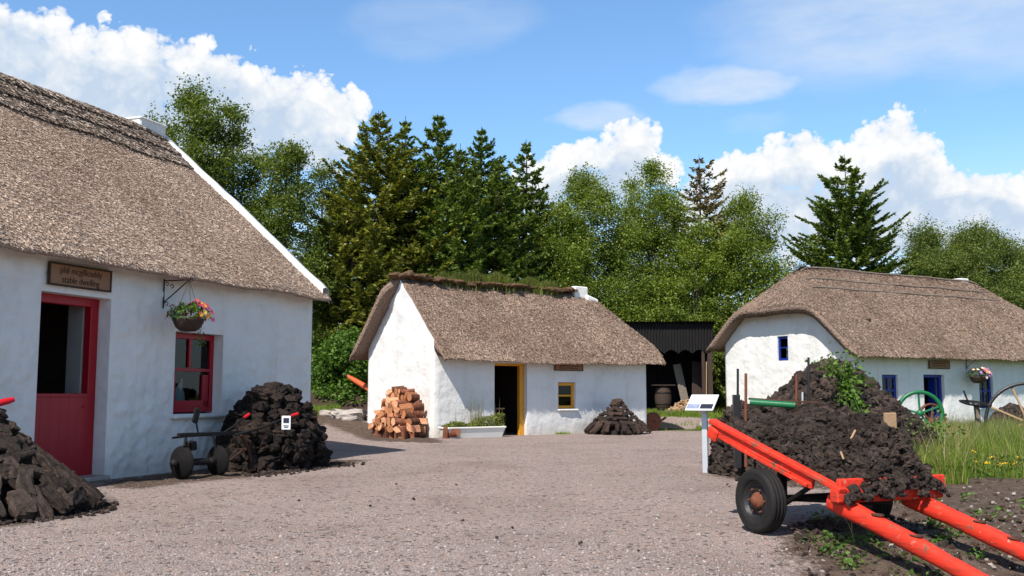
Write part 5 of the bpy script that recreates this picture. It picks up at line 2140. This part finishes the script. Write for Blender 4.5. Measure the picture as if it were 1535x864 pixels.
for k in range(330):
    a = rg.uniform(0, 6.28)
    r = rg.random() ** .5
    pts.append(tuple(shp @ Vector((1.05 + .75 * r * math.cos(a), .55 + .35 * r * math.sin(a), .02 + .62 * (1 - r) * rg.uniform(.6, 1)))))
    sz.append(rg.uniform(.1, .24))
o = merged_lumps("chip_heap", pts, sz, M['wood_tan'], 14, dims=(1, .4, .3), rough=.2)
o["kind"] = "stuff"

# red cast wheel with a crank behind the cottage corner
p = at(980, 640, 32.6)
RW = empty("winnowing_wheel", (p.x - .02, 32.6, terrain(p.x, 32.6)), R(24))
tag(RW, "rusty red cast wheel with a crank at the right corner of the small cottage", "wheel")
Mx = Matrix.Translation((0, 0, .30)) @ Matrix.Rotation(R(90), 4, 'X')
MB().lathe([(.28, -.05), (.30, -.03), (.30, .03), (.28, .05), (.10, .02), (0, .03)], Mx, 28).lathe([(.28, -.05), (.1, -.03), (0, -.04)], Mx, 28).build("disc", M['rust'], RW)
MB().tube([(0, -.04, .30), (0, -.16, .30), (.14, -.16, .36), (.14, -.26, .36)], .018, 6).build("crank", M['rusty_iron'], RW)
MB().box((0, .2, .12), (.5, .12, .24), None, .01).build("stand", M['rust'], RW)
MB().beam((-.1, .1, .05), (.55, .1, .42), .09, .05, .006).build("lever", M['rust'], RW)


# ---- things on the grass before the right cottage
def rim_wheel(name, c, r, tw, dep, mt, mt_spoke, nsp, label, rz, spokes=None, hubr=.08, cat="wheel"):
    e = empty(name, (c.x, c.y, 0), rz)
    tag(e, label, cat)
    Mx = Matrix.Translation((0, 0, c.z)) @ Matrix.Rotation(R(90), 4, 'X')
    MB().lathe([(r - tw, -dep), (r, -dep), (r + .004, 0), (r, dep), (r - tw, dep), (r - tw, -dep)], Mx, 56).build("rim", M[mt], e)
    MB().lathe([(0, -dep * 1.6), (hubr, -dep * 1.6), (hubr, dep * 1.6), (0, dep * 1.6)], Mx, 18).build("hub", M[mt], e)
    for k in range(nsp):
        a = k * 2 * math.pi / nsp + .35
        p = Vector((math.cos(a), 0, math.sin(a)))
        MB().beam(Vector((0, 0, c.z)) + p * hubr * .8, Vector((0, 0, c.z)) + p * (r - tw * .5), .05, .035, .008, up=(0, 1, 0)).build("spoke", M[mt_spoke], e)
    return e


cgw = at(1379, 620, 25)
e = rim_wheel("flywheel", cgw, .57, .085, .05, 'green', 'green', 5, "green painted iron flywheel standing in the tall grass before the blue door", R(-8))
MB().box((-.62, .05, .42), (.36, .3, .5), None, .03).build("gear_case", M['green'], e)
crw = at(1396, 632, 26.4)
rim_wheel("flywheel", crw, .47, .05, .03, 'rust', 'rust', 6, "rusty brown iron wheel half hidden behind the green flywheel", R(20))
cbw = at(1541, 634, 24.5)
rim_wheel("flywheel", cbw, .98, .07, .04, 'black_paint', 'wood_tan', 8, "large black cart wheel rim with tan spokes at the right edge of the grass", R(-14), hubr=.12)
sp = at(1462, 605, 25)
SE = empty("harrow_disc", (sp.x, 25, 0), 0)
tag(SE, "pierced iron dish on a grey post standing in the grass", "implement")
Mx = Matrix.Translation((0, 0, sp.z)) @ Matrix.Rotation(R(5), 4, 'Y') @ Matrix.Rotation(R(10), 4, 'X')
MB().lathe([(.34, .0), (.375, .02), (.385, .012), (.36, -.015), (.29, -.035), (.285, -.022), (.34, .0)], Mx, 36).build("rim", M['iron'], SE)
for k in range(9):
    a = k * 2 * math.pi / 9
    MB().beam(Mx @ Vector((.30 * math.cos(a), .30 * math.sin(a), -.025)), Mx @ Vector((.07 * math.cos(a), .07 * math.sin(a), -.045)), .055, .015, .004).build("slat", M['iron'], SE)
MB().lathe([(0, -.07), (.1, -.06), (.1, -.04), (0, -.035)], Mx, 20).build("centre_plate", M['galv'], SE)
MB().box((.05, 0, sp.z / 2 - .06), (.13, .06, sp.z), Matrix.Rotation(-.05, 3, 'Y'), .01).build("post", M['wood_grey'], SE)
MB().box((-.22, 0, sp.z + .16), (.035, .03, .34), Matrix.Rotation(-.35, 3, 'Y'), .006).build("lever", M['iron'], SE)
a = at(1432, 645, 26)
o = MB().lathe([(0, .0), (.12, 0), (.17, .26), (.19, .27), (.19, .32), (.15, .32), (.13, .1), (0, .1)], None, 20).build("flower_pot", M['orange_rust'])
o.location = (a.x, 26, .02)
tag(o, "small terracotta pot in the grass left of the pierced iron dish", "pot")
mb = MB()
c4 = at(1512, 640, 27.5)
mound(mb, c4.x + .1, 27.5, 0, 1.0, .7, .85, p=1.6, seed=77)
pts, sz = [], []
for k in range(420):
    a, r = rg.uniform(3.0, 6.5), rg.random() ** .6
    pts.append((c4.x + .1 + 1.0 * r * math.cos(a), 27.5 + .7 * r * math.sin(a), .85 * (1 - r ** 1.6)))
    sz.append(rg.uniform(.07, .2))
merged_lumps("turf_heap", pts, sz, M['turf_bits'], 15, base=mb)

# ---- left background: earth bank, rocks, orange shaft
mb = MB()
mound(mb, -7.0, 36.6, .3, 3.2, 1.3, .95, rot=.05, p=1.8, seed=5, n=48, rough=.25, freq=1.6)
o = mb.build("earth_bank", M['soil'])
tag(o, kind="structure")
rock_p = lump_meshes("rock", (.62, .42, .24), 4, M['rock'], 300, sub=4, rough=.3, box=.45)
for k, (px, py, D, s, lab) in enumerate(((492, 607, 31.6, .8, "grey pale rock at the left end of the row on the bank edge"), (513, 612, 31, 1.05, "broad flat whitish rock in the middle of the bank edge"), (528, 610, 30.6, 1.15, "whitish rock overlapping the broad flat rock"),
                                 (541, 609, 30.8, .6, "small whitish rock next to the log pile"), (533, 600, 32, .8, "brownish pale rock behind the whitish rocks"), (1069, 625, 33.5, 1.25, "big pale boulder in the grass beside the information board panel"))):
    q = at(px, py, D)
    o = link_copy(rock_p[k % 4], (q.x, D, terrain(q.x, D) + .08 * s), (.1, .1, k * 1.3), (s, s, s * 1.2))
    tag(o, lab, "rock")
retire(rock_p)
a, b = at(521, 564, 31.5), at(558, 586, 31.0)
OS = empty("cart_shaft", a)
tag(OS, "weathered orange cart shaft jutting out behind the white gable", "cart shaft")
d = b - a
MB().tube([(0, 0, 0), d * .35, d * 1.4], [.055, .085, .11], 8).build("bar", M['orange_rust'], OS)
MB().tube([(-.12, 0, .03), d * .15], [.03, .035], 6).build("tip", M['iron'], OS)


# ------------------------------------------------------------------ trees
def tubes_into(mb, path, r0, r1, n=6):
    mb.tube(path, list(np.linspace(r0, r1, len(path))), n, caps=False)


def broadleaf(px, top, D, hw, seed, label, mt='birch', name="birch_tree", n_clump=70, leaves=240, low=.16, leaf=.105, shape=1.0, trunk='bark', group=None, cat="tree"):
    rg_ = np.random.default_rng(seed)
    tp = at(px, top, D)
    Hh = tp.z
    Rr = 1.22 * hw * D / FPX
    n_clump = int(n_clump * 1.35)
    e = empty(name, (tp.x, D, 0), rg_.uniform(0, 6.28))
    tag(e, label, cat, group)
    tr, lf = MB(), MB()
    lean = rg_.normal(0, .02, 2)
    pth = [Vector((lean[0] * z + .12 * fbm(z * .3, seed, 0, 2), lean[1] * z + .12 * fbm(z * .3, seed, 5, 2), z)) for z in np.linspace(-.2, Hh * .94, 14)]
    tubes_into(tr, pth, max(.10, Hh * .014), .015, 9)

    def prof(f):        # crown radius over height fraction
        g = (f - low) / (1 - low)
        if g < 0:
            return 0
        return (math.sin(math.pi * min(1, g * .92 + .08) ** (.80 * shape))) ** .62
    C, S = [], []
    for k in range(n_clump):
        for _ in range(20):
            f = rg_.uniform(low, 1.0)
            if rg_.random() < .3 + .7 * prof(f):
                break
        a = rg_.uniform(0, 6.28)
        rr = Rr * prof(f) * (rg_.random() ** .42) * rg_.uniform(.82, 1.08)
        base = pth[min(13, int(f * 13))]
        c = Vector((base.x + rr * math.cos(a), base.y + rr * math.sin(a), f * Hh * .97))
        s = rg_.uniform(.38, .82) * (Rr / 2.0) ** .6 * (1.0 - .35 * max(0, f - .6))
        C.append(c)
        S.append(s)
        if k % 2 == 0 and f > low:
            j = max(1, int(f * 13 * .78))
            st = pth[min(13, j)]
            mid = st.lerp(c, .5) + Vector((0, 0, -.06 * rr))
            tubes_into(tr, [st, mid, c], .012 + .012 * Rr * (1 - f), .006, 5)
    for c, s in zip(C, S):
        n = int(1.8 * leaves * rg_.uniform(.55, 1.35) * (s / .6) ** 1.5)
        P = rg_.normal(size=(n, 3))
        P /= np.linalg.norm(P, axis=1)[:, None]
        P *= (rg_.random(n) ** .55)[:, None] * s * np.array([1.05, 1.05, .85])
        # sprays that break the outline
        m = max(2, n // 26)
        for q in range(m):
            d = rg_.normal(size=3)
            d[2] = abs(d[2]) * .9 + .1
            d /= np.linalg.norm(d)
            t_ = rg_.uniform(.7, 1.55, 7)[:, None]
            P = np.concatenate([P, d * t_ * s + rg_.normal(0, .07, (7, 3))])
        P[:, 2] -= .1 * np.hypot(P[:, 0], P[:, 1])
        leaf_quads(lf, P + np.array(c), leaf * rg_.uniform(.6, 1.3, len(P)), rg_, .35, .7)
    tr.build("trunk", M[trunk], e)
    lf.build("crown", M[mt], e)
    return e


def spruce(px, top, D, hw, seed, label, mt='spruce', name="spruce_tree", dens=1.0, low=.03, sparse_top=0.0, group=None, power=.8, side=0):
    rg_ = np.random.default_rng(seed)
    tp = at(px, top, D)
    Hh = tp.z
    Rr = 1.75 * hw * D / FPX
    dens *= 1.25
    e = empty(name, (tp.x, D, 0), 0)
    tag(e, label, "tree", group)
    tr, lf = MB(), MB()
    tubes_into(tr, [Vector((.05 * fbm(z * .4, seed, 0, 2), .05 * fbm(z * .4, seed, 3, 2), z)) for z in np.linspace(-.2, Hh, 18)], max(.1, Hh * .013), .012, 8)
    Cs, Ds, Ls, Ws = [], [], [], []
    z = Hh * low
    lev = 0
    while z < Hh * .985:
        f = z / Hh
        step = (.40 if f < .9 else .30) * rg_.uniform(.85, 1.15) * (1 + sparse_top * (f > .75))
        n = int(rg_.integers(8, 12) * (1.0 if f < .85 else .55) * dens) or 3
        for k in range(n):
            if rg_.random() > .9 + .1 * dens:
                continue
            a = 6.283 * (k + rg_.random() * .8) / n + lev * .7
            L = Rr * (1 - f) ** power * (.35 + .65 * sstep(0, .13, 1 - f)) * rg_.uniform(.55, 1.15) * (1 if k % 3 else .62) + .08
            if side and math.cos(a) * side > 0:
                L *= 1.25
            pitch = -.32 + .60 * f + rg_.normal(0, .10)
            dirh = np.array([math.cos(a), math.sin(a), 0])
            nb_ = 7
            pts_ = []
            for q in range(nb_ + 1):
                s = q / nb_
                droop = -.12 * math.sin(s * math.pi * .9) * L + (.14 * L * s * s)
                pts_.append(np.array([0, 0, z]) + dirh * L * s * math.cos(pitch) + np.array([0, 0, L * s * math.sin(pitch) + droop]))
            if L > .5:
                tubes_into(tr, [Vector(p) for p in pts_[::2]], .012 + .008 * L, .004, 4)
            nl = int((8 + 24 * L) * dens)
            for q in range(nl):
                s = .22 + .78 * rg_.random() ** .65
                i = min(nb_ - 1, int(s * nb_))
                p = pts_[i] + (pts_[i + 1] - pts_[i]) * (s * nb_ - i)
                tang = (pts_[i + 1] - pts_[i])
                tang = tang / np.linalg.norm(tang)
                side_ = np.array([-dirh[1], dirh[0], 0]) * (1 if rg_.random() < .5 else -1)
                ll = (.10 + .34 * L * (1 - s) ** .8) * rg_.uniform(.6, 1.2) * (.65 if L > 2 else 1)
                d = tang * rg_.uniform(.5, .95) + side_ * rg_.uniform(.35, 1) + np.array([0, 0, rg_.normal(-.12, .22)])
                d /= np.linalg.norm(d)
                ll = min(ll, .75)
                for t_ in np.arange(0.05, ll, .12):
                    Cs.append(p + d * t_ + rg_.normal(0, .018, 3))
                    dd = d + rg_.normal(0, .33, 3)
                    Ds.append(dd / np.linalg.norm(dd))
                    Ls.append(rg_.uniform(.13, .24))
                    Ws.append(rg_.uniform(.035, .065))
        z += step
        lev += 1
    C, D_, L_, W_ = np.array(Cs), np.array(Ds), np.array(Ls)[:, None], np.array(Ws)[:, None]
    n = len(C)
    nr = rg_.normal(size=(n, 3))
    nr[:, 2] = np.abs(nr[:, 2]) + .5
    b = np.cross(D_, nr)
    b /= np.linalg.norm(b, axis=1)[:, None] + 1e-9
    V = np.stack([C - D_ * L_ * .4, C + b * W_, C + D_ * L_ * .7, C - b * W_], 1).reshape(-1, 3)
    lf.add(V, np.arange(4 * n).reshape(-1, 4))
    tr.build("trunk", M['bark'], e)
    lf.build("crown", M[mt], e)
    return e


broadleaf(300, 122, 38, 74, 1, "tallest leafy tree rising behind the white chimney", 'birch_dark', "leafy_tree", 95, 210, shape=1.0)
broadleaf(232, 152, 41, 42, 2, "leafy tree top half hidden behind the white chimney", 'birch_dark', "leafy_tree", 40, 200)
broadleaf(372, 142, 39, 62, 3, "narrow leafy tree between the chimney tree and the roof end", 'birch_dark', "leafy_tree", 80, 210)
broadleaf(425, 196, 38, 52, 4, "leafy tree standing above the end of the white gable coping", 'birch_dark', "leafy_tree", 80, 210)
broadleaf(487, 232, 45, 44, 5, "dark leafy tree in the gap left of the golden spruce", 'birch_dark', "leafy_tree", 75, 210)
spruce(568, 166, 42, 130, 11, "broad golden-green spruce with a tall tip, left of the spruce clump", 'spruce_gold', dens=1.1, power=.72)
spruce(608, 174, 44, 80, 12, "spruce with a thin pointed tip next to the golden spruce", 'spruce', power=.75)
spruce(657, 172, 43, 92, 13, "full green spruce in the middle of the spruce clump", 'spruce', dens=1.15, power=.7)
spruce(722, 190, 45, 88, 14, "spruce with a bent top at the right of the spruce clump", 'spruce', dens=1.05, power=.72)
spruce(789, 209, 47, 70, 15, "slim spruce standing apart above the grassy ridge", 'spruce', dens=1.0, power=.75)
spruce(690, 215, 41, 70, 16, "lower spruce filling the clump behind the turf ridge", 'spruce', dens=1.0, power=.7)
spruce(748, 238, 43, 74, 17, "lower spruce in front of the slim one above the grassy ridge", 'spruce', power=.7)
spruce(530, 262, 40, 74, 18, "short golden-green spruce at the left edge of the spruce clump", 'spruce_gold', power=.7)
broadleaf(838, 300, 46.5, 56, 28, "lower birch in front of the gap beside the slim spruce", 'birch', "birch_tree", 80, 220, low=.06)
broadleaf(882, 246, 48.5, 76, 21, "bright green birch above the white chimney of the small cottage", 'birch', "birch_tree", 105, 230, low=.10, shape=.9)
broadleaf(962, 238, 50.5, 70, 22, "tall rounded birch left of the dying spruce", 'birch', "birch_tree", 110, 230, low=.10, shape=.9)
broadleaf(975, 420, 49, 52, 25, "small birch growing beside the dark shed roof", 'birch', "birch_tree", 60, 190, low=.05, leaf=.13)
spruce(1048, 232, 52, 66, 23, "brown dying spruce with a bare spike behind the birches", 'spruce_dead', dens=.75, power=.5, low=.45, sparse_top=.3, side=1)
broadleaf(1112, 288, 49, 72, 24, "spreading birch behind the dark shed and the hipped roof", 'birch', "birch_tree", 120, 230, low=.12, shape=.8)
broadleaf(1040, 330, 48, 50, 27, "birch with an open crown straight above the dark shed", 'birch', "birch_tree", 60, 190, low=.15, shape=.8)
spruce(1266, 231, 54, 98, 26, "wide dark spruce with a spiked tip above the hipped roof", 'spruce', dens=1.3, power=.62, sparse_top=.4)
broadleaf(1392, 345, 56, 74, 31, "rounded sallow bush left of the last roof end", 'sallow', "sallow_tree", 115, 300, low=.10)
broadleaf(1470, 337, 57, 84, 32, "tallest sallow bush behind the right end of the thatch", 'sallow', "sallow_tree", 140, 300, low=.10)
broadleaf(1540, 372, 59, 76, 33, "pale sallow bush at the right edge of the picture", 'sallow', "sallow_tree", 110, 280, low=.10)

# bright hedge bush in the gap between the cottages and the scrub behind
broadleaf(520, 498, 37.5, 42, 41, "dense bright green bush in the gap beside the white gable", 'bush', "bush", 60, 420, low=.05, leaf=.13, cat="bush")
broadleaf(478, 515, 39, 40, 42, "bright green bush close against the big cottage corner", 'bush', "bush", 55, 420, low=.05, leaf=.13, cat="bush")
broadleaf(552, 505, 39.5, 40, 43, "bright green bush behind the orange cart shaft", 'bush', "bush", 55, 380, low=.05, leaf=.13, cat="bush")
broadleaf(1082, 520, 45, 36, 44, "dark shrub between the shed and the hipped gable", 'birch_dark', "shrub", 40, 300, low=.05, leaf=.13, cat="bush")
# far scrub that closes the view under the trees, as one mass
rgs = np.random.default_rng(77)
lf = MB()
for k in range(520):
    x = rgs.uniform(-48, 55)
    y = rgs.uniform(60, 74)
    hh = 3.4 + 2.4 * fbm(x * .16, 2, 0, 3) + (2.0 if x > 20 else 0)
    c = np.array([x, y, rgs.uniform(.1, 1) * max(1.5, hh)])
    n = 110
    P = rgs.normal(size=(n, 3)) * np.array([.8, .8, .55]) + c
    leaf_quads(lf, P, rgs.uniform(.2, .42, n), rgs, .3, .7)
o = lf.build("scrub_woods", M['birch_dark'])
tag(o, kind="stuff")


# ------------------------------------------------------------------ grass, flowers, weeds, pebbles
def blades(name, n, sampler, hmin, hmax, mt, seed, width=.006, bend=.35, segs=2):
    rg_ = np.random.default_rng(seed)
    P = []
    while len(P) < n:
        p = sampler(rg_)
        if p is not None:
            P.append(p)
    P = np.array(P)
    h = rg_.uniform(hmin, hmax, n) * P[:, 3]
    a = rg_.uniform(0, 6.283, n)
    d = np.stack([np.cos(a), np.sin(a), np.zeros(n)], 1)
    f = rg_.uniform(0, 6.283, n)
    b = np.stack([np.cos(f), np.sin(f), np.zeros(n)], 1) * (width * rg_.uniform(.6, 1.4, n))[:, None]
    bd = (bend * rg_.uniform(.1, 1.0, n) * h)[:, None]
    p0 = P[:, :3]
    rows = []
    for s in range(segs + 1):
        t = s / segs
        c = p0 + d * bd * t * t + np.array([0, 0, 1]) * (h * (t - .12 * t * t))[:, None]
        wd = (1 - .85 * t)
        rows += [c - b * wd, c + b * wd]
    V = np.stack(rows, 1)
    k = 2 * (segs + 1)
    base = np.arange(n)[:, None] * k
    Fs = [np.stack([base[:, 0] + 2 * s, base[:, 0] + 2 * s + 1, base[:, 0] + 2 * s + 3, base[:, 0] + 2 * s + 2], 1) for s in range(segs)]
    o = MB().add(V.reshape(-1, 3), np.concatenate(Fs)).build(name, M[mt])
    tag(o, kind="stuff")
    return o


def meadow(rg_):
    x, y = rg_.uniform(4.5, 17), rg_.uniform(12.8, 29)
    if not inside((x, y), GRASS[0]):
        return None
    if abs(x / y - .42) > .16 or x / y < .36:
        return None
    e = min(1, dist_poly((x, y), GRASS[0]) / 1.2)
    k = .35 + .65 * e
    k *= .75 + .5 * max(-.5, fbm(x * .7, y * .7, 0, 3))
    if rg_.random() > .25 + e:
        return None
    return (x, y, terrain(x, y), max(.2, k))


blades("meadow_grass", 34000, meadow, .28, .78, 'grass', 1, .008, .45, 3)
blades("seeding_grass", 5200, meadow, .55, 1.0, 'straw', 2, .005, .3, 3)


def heap_foot(rg_):
    q = ground_pt(rg_.uniform(1335, 1450), rg_.uniform(688, 728))
    return (q.x, q.y, 0, 1) if rg_.random() < .12 + .75 * sstep(1340, 1430, 767.5 + 1500 * q.x / q.y) and fbm(q.x * 1.5, q.y * 1.5, 8, 2) > -.15 else None


blades("heap_foot_grass", 2600, heap_foot, .2, .7, 'grass', 12, .007, .6, 3)
blades("heap_foot_stalks", 500, heap_foot, .45, .9, 'straw', 13, .005, .4, 3)


def patch_sampler(poly, x0, x1, y0, y1, k=1.0, thr=-.05):
    def f(rg_):
        x, y = rg_.uniform(x0, x1), rg_.uniform(y0, y1)
        if not inside((x, y), poly) or fbm(x * .8, y * .8, 3, 3) < thr:
            return None
        if any(inside((x, y), q) for q in HOLE) and rg_.random() > .15:
            return None
        return (x, y, terrain(x, y), k)
    return f


blades("yard_grass", 9000, patch_sampler(GRASS[1], 3, 9.6, 32, 41.5), .04, .16, 'grass', 3, .012, .5)
blades("bank_grass", 5000, patch_sampler(GRASS[2], -9, -5.6, 29.5, 38, 1, -.3), .06, .28, 'grass', 4, .012, .5)
# tussocks at foot of the right gable
blades("gable_grass", 2600, patch_sampler([(7.2, 31.8), (11.2, 31.2), (11.3, 33.0), (8.3, 38.2), (7.0, 36)], 6.8, 11.5, 31, 38.5, 1, -.6), .12, .5, 'grass', 5, .012, .5)
blades("doorstep_grass", 160, lambda r: (lambda p: (p.x, p.y, 0, 1))(H_B @ Vector((r.normal(4.4, .16), r.normal(-.12, .04), 0))), .03, .1, 'grass', 6, .01, .5)

# weeds in the bare soil by the cart
lf = MB()
cl = 0
while cl < 62:
    q = ground_pt(rg.uniform(1180, 1560), rg.uniform(716, 866))
    if not inside((q.x, q.y), SOIL[0]) and not (q.x > 2.9 and rg.random() < .12):
        continue
    if fbm(q.x * .9, q.y * .9, 9, 2) < .0 and rg.random() < .8:
        continue
    n = int(rg.integers(10, 38))
    r = rg.uniform(.03, .13)
    P = np.stack([q.x + rg.normal(0, r, n), q.y + rg.normal(0, r, n), terrain(q.x, q.y) + rg.uniform(.01, .09, n)], 1)
    leaf_quads(lf, P, rg.uniform(.025, .06, n), rg, .6, .6)
    cl += 1
for k in range(26):
    q = ground_pt(rg.uniform(1345, 1540), rg.uniform(690, 722))
    n = 60
    P = np.stack([q.x + rg.normal(0, .18, n), q.y + rg.normal(0, .18, n), rg.uniform(.02, .28, n)], 1)
    leaf_quads(lf, P, rg.uniform(.03, .075, n), rg, .6, .7)
o = lf.build("weeds", M['weed'])
tag(o, kind="stuff")
blades("straw_stems", 18, lambda r: (lambda q: (q.x, q.y, terrain(q.x, q.y) + .01, 1) if inside((q.x, q.y), SOIL[0]) else None)(ground_pt(r.uniform(1250, 1535), r.uniform(760, 862))), .1, .4, 'straw', 8, .004, 1.6, 4)

pts, sz = [], []
for k in range(420):
    q = ground_pt(rg.uniform(1190, 1560), rg.uniform(722, 866))
    if inside((q.x, q.y), SOIL[0]):
        pts.append((q.x, q.y, terrain(q.x, q.y) + .006))
        sz.append(.012 + .035 * rg.random() ** 3)
merged_lumps("soil_stones", pts, sz, M['pebble'], 26, rough=.4, sub=1)
pts, sz = [], []
for k in range(420):
    q = ground_pt(rg.uniform(1190, 1560), rg.uniform(722, 866))
    if inside((q.x, q.y), SOIL[0]):
        pts.append((q.x, q.y, terrain(q.x, q.y) + .005))
        sz.append(.02 + .06 * rg.random() ** 2)
merged_lumps("soil_clods", pts, sz, M['soil'], 27, rough=.5)

# buttercups: each a thing
pet, V, F = MB(), [], []
for k in range(5):
    a = k * 1.2566
    for (r, s, z) in ((.004, 0, 0), (.02, -.35, .008), (.026, 0, .012), (.02, .35, .008)):
        V.append((r * math.cos(a + s), r * math.sin(a + s), z))
    F.append((4 * k, 4 * k + 1, 4 * k + 2, 4 * k + 3))
pet.add(np.array(V) * 1.15 + np.array([0, 0, .5]), np.array(F), 0)
pet.tube([(0, 0, 0), (.01, 0, .25), (0, 0, .5)], .0025, 4, 1)
bc = pet.build("buttercup", [M['yellow'], M['weed']])
fl = [(1395, 676), (1404, 672), (1408, 681), (1419, 676), (1420, 683), (1421, 687), (1427, 697), (1439, 672), (1473, 693), (1480, 683), (1483, 692), (1491, 687), (1492, 694), (1497, 697), (1503, 690), (1504, 697), (1512, 694), (1516, 695), (1519, 697), (1524, 699), (1527, 697), (1532, 693), (1534, 688), (1530, 684), (1469, 701), (1474, 709), (1499, 683), (1510, 686), (1457, 699), (1486, 700), (1450, 690), (1505, 703)]
for k, (px, py) in enumerate(fl):
    D = 13.7 + 2.6 * ((k * 7) % 11) / 11
    q = at(px, py, D)
    h = max(.18, q.z)
    sc = h / .5
    o = link_copy(bc, (q.x, D, 0), (rg.normal(0, .12) - .35, rg.normal(0, .12), rg.uniform(0, 6)), None)
    o.scale = (1.55, 1.55, sc)
    tag(o, "small yellow buttercup flowering at the edge of the tall grass", "flower", "buttercups at the edge of the tall grass")
bpy.data.objects.remove(bc)

# loose chippings on the gravel
rgp = np.random.default_rng(5)
mb = MB()
var = [lump_arrays((1, .8, .55), 400 + i, sub=1, rough=.5, box=.4) for i in range(8)]
for k in range(15000):
    py = 690 + 200 * rgp.random() ** .55
    q = ground_pt(rgp.uniform(-40, 1420), py)
    if inside((q.x, q.y), SOIL[0]) or inside((q.x, q.y), SOIL[5]) and rgp.random() < .5:
        continue
    s = .006 + .018 * rgp.random() ** 2.5
    a = rgp.uniform(0, 6.28)
    ca, sa = math.cos(a), math.sin(a)
    Vv = var[k % 8][0] * s
    Vv = np.stack([Vv[:, 0] * ca - Vv[:, 1] * sa, Vv[:, 0] * sa + Vv[:, 1] * ca, Vv[:, 2]], 1)
    zz = terrain(q.x, q.y) + .018 * fbm(q.x * 0.5, q.y * 0.5, 1.0, 3)
    mb.add(Vv + np.array([q.x, q.y, zz + s * .12]), var[k % 8][1])
o = mb.build("loose_gravel", M['pebble'])
tag(o, kind="stuff")
pts, sz = [], []
for (px, py) in ((693, 783), (768, 793), (745, 808), (957, 828), (870, 816), (722, 695), (684, 729), (555, 760), (448, 752), (620, 750), (594, 727), (500, 696), (515, 694)):
    q = ground_pt(px, py)
    pts.append((q.x, q.y, .012))
    sz.append(rgp.uniform(.02, .042))
merged_lumps("turf_crumbs", pts, sz, M['turf_bits'], 16)
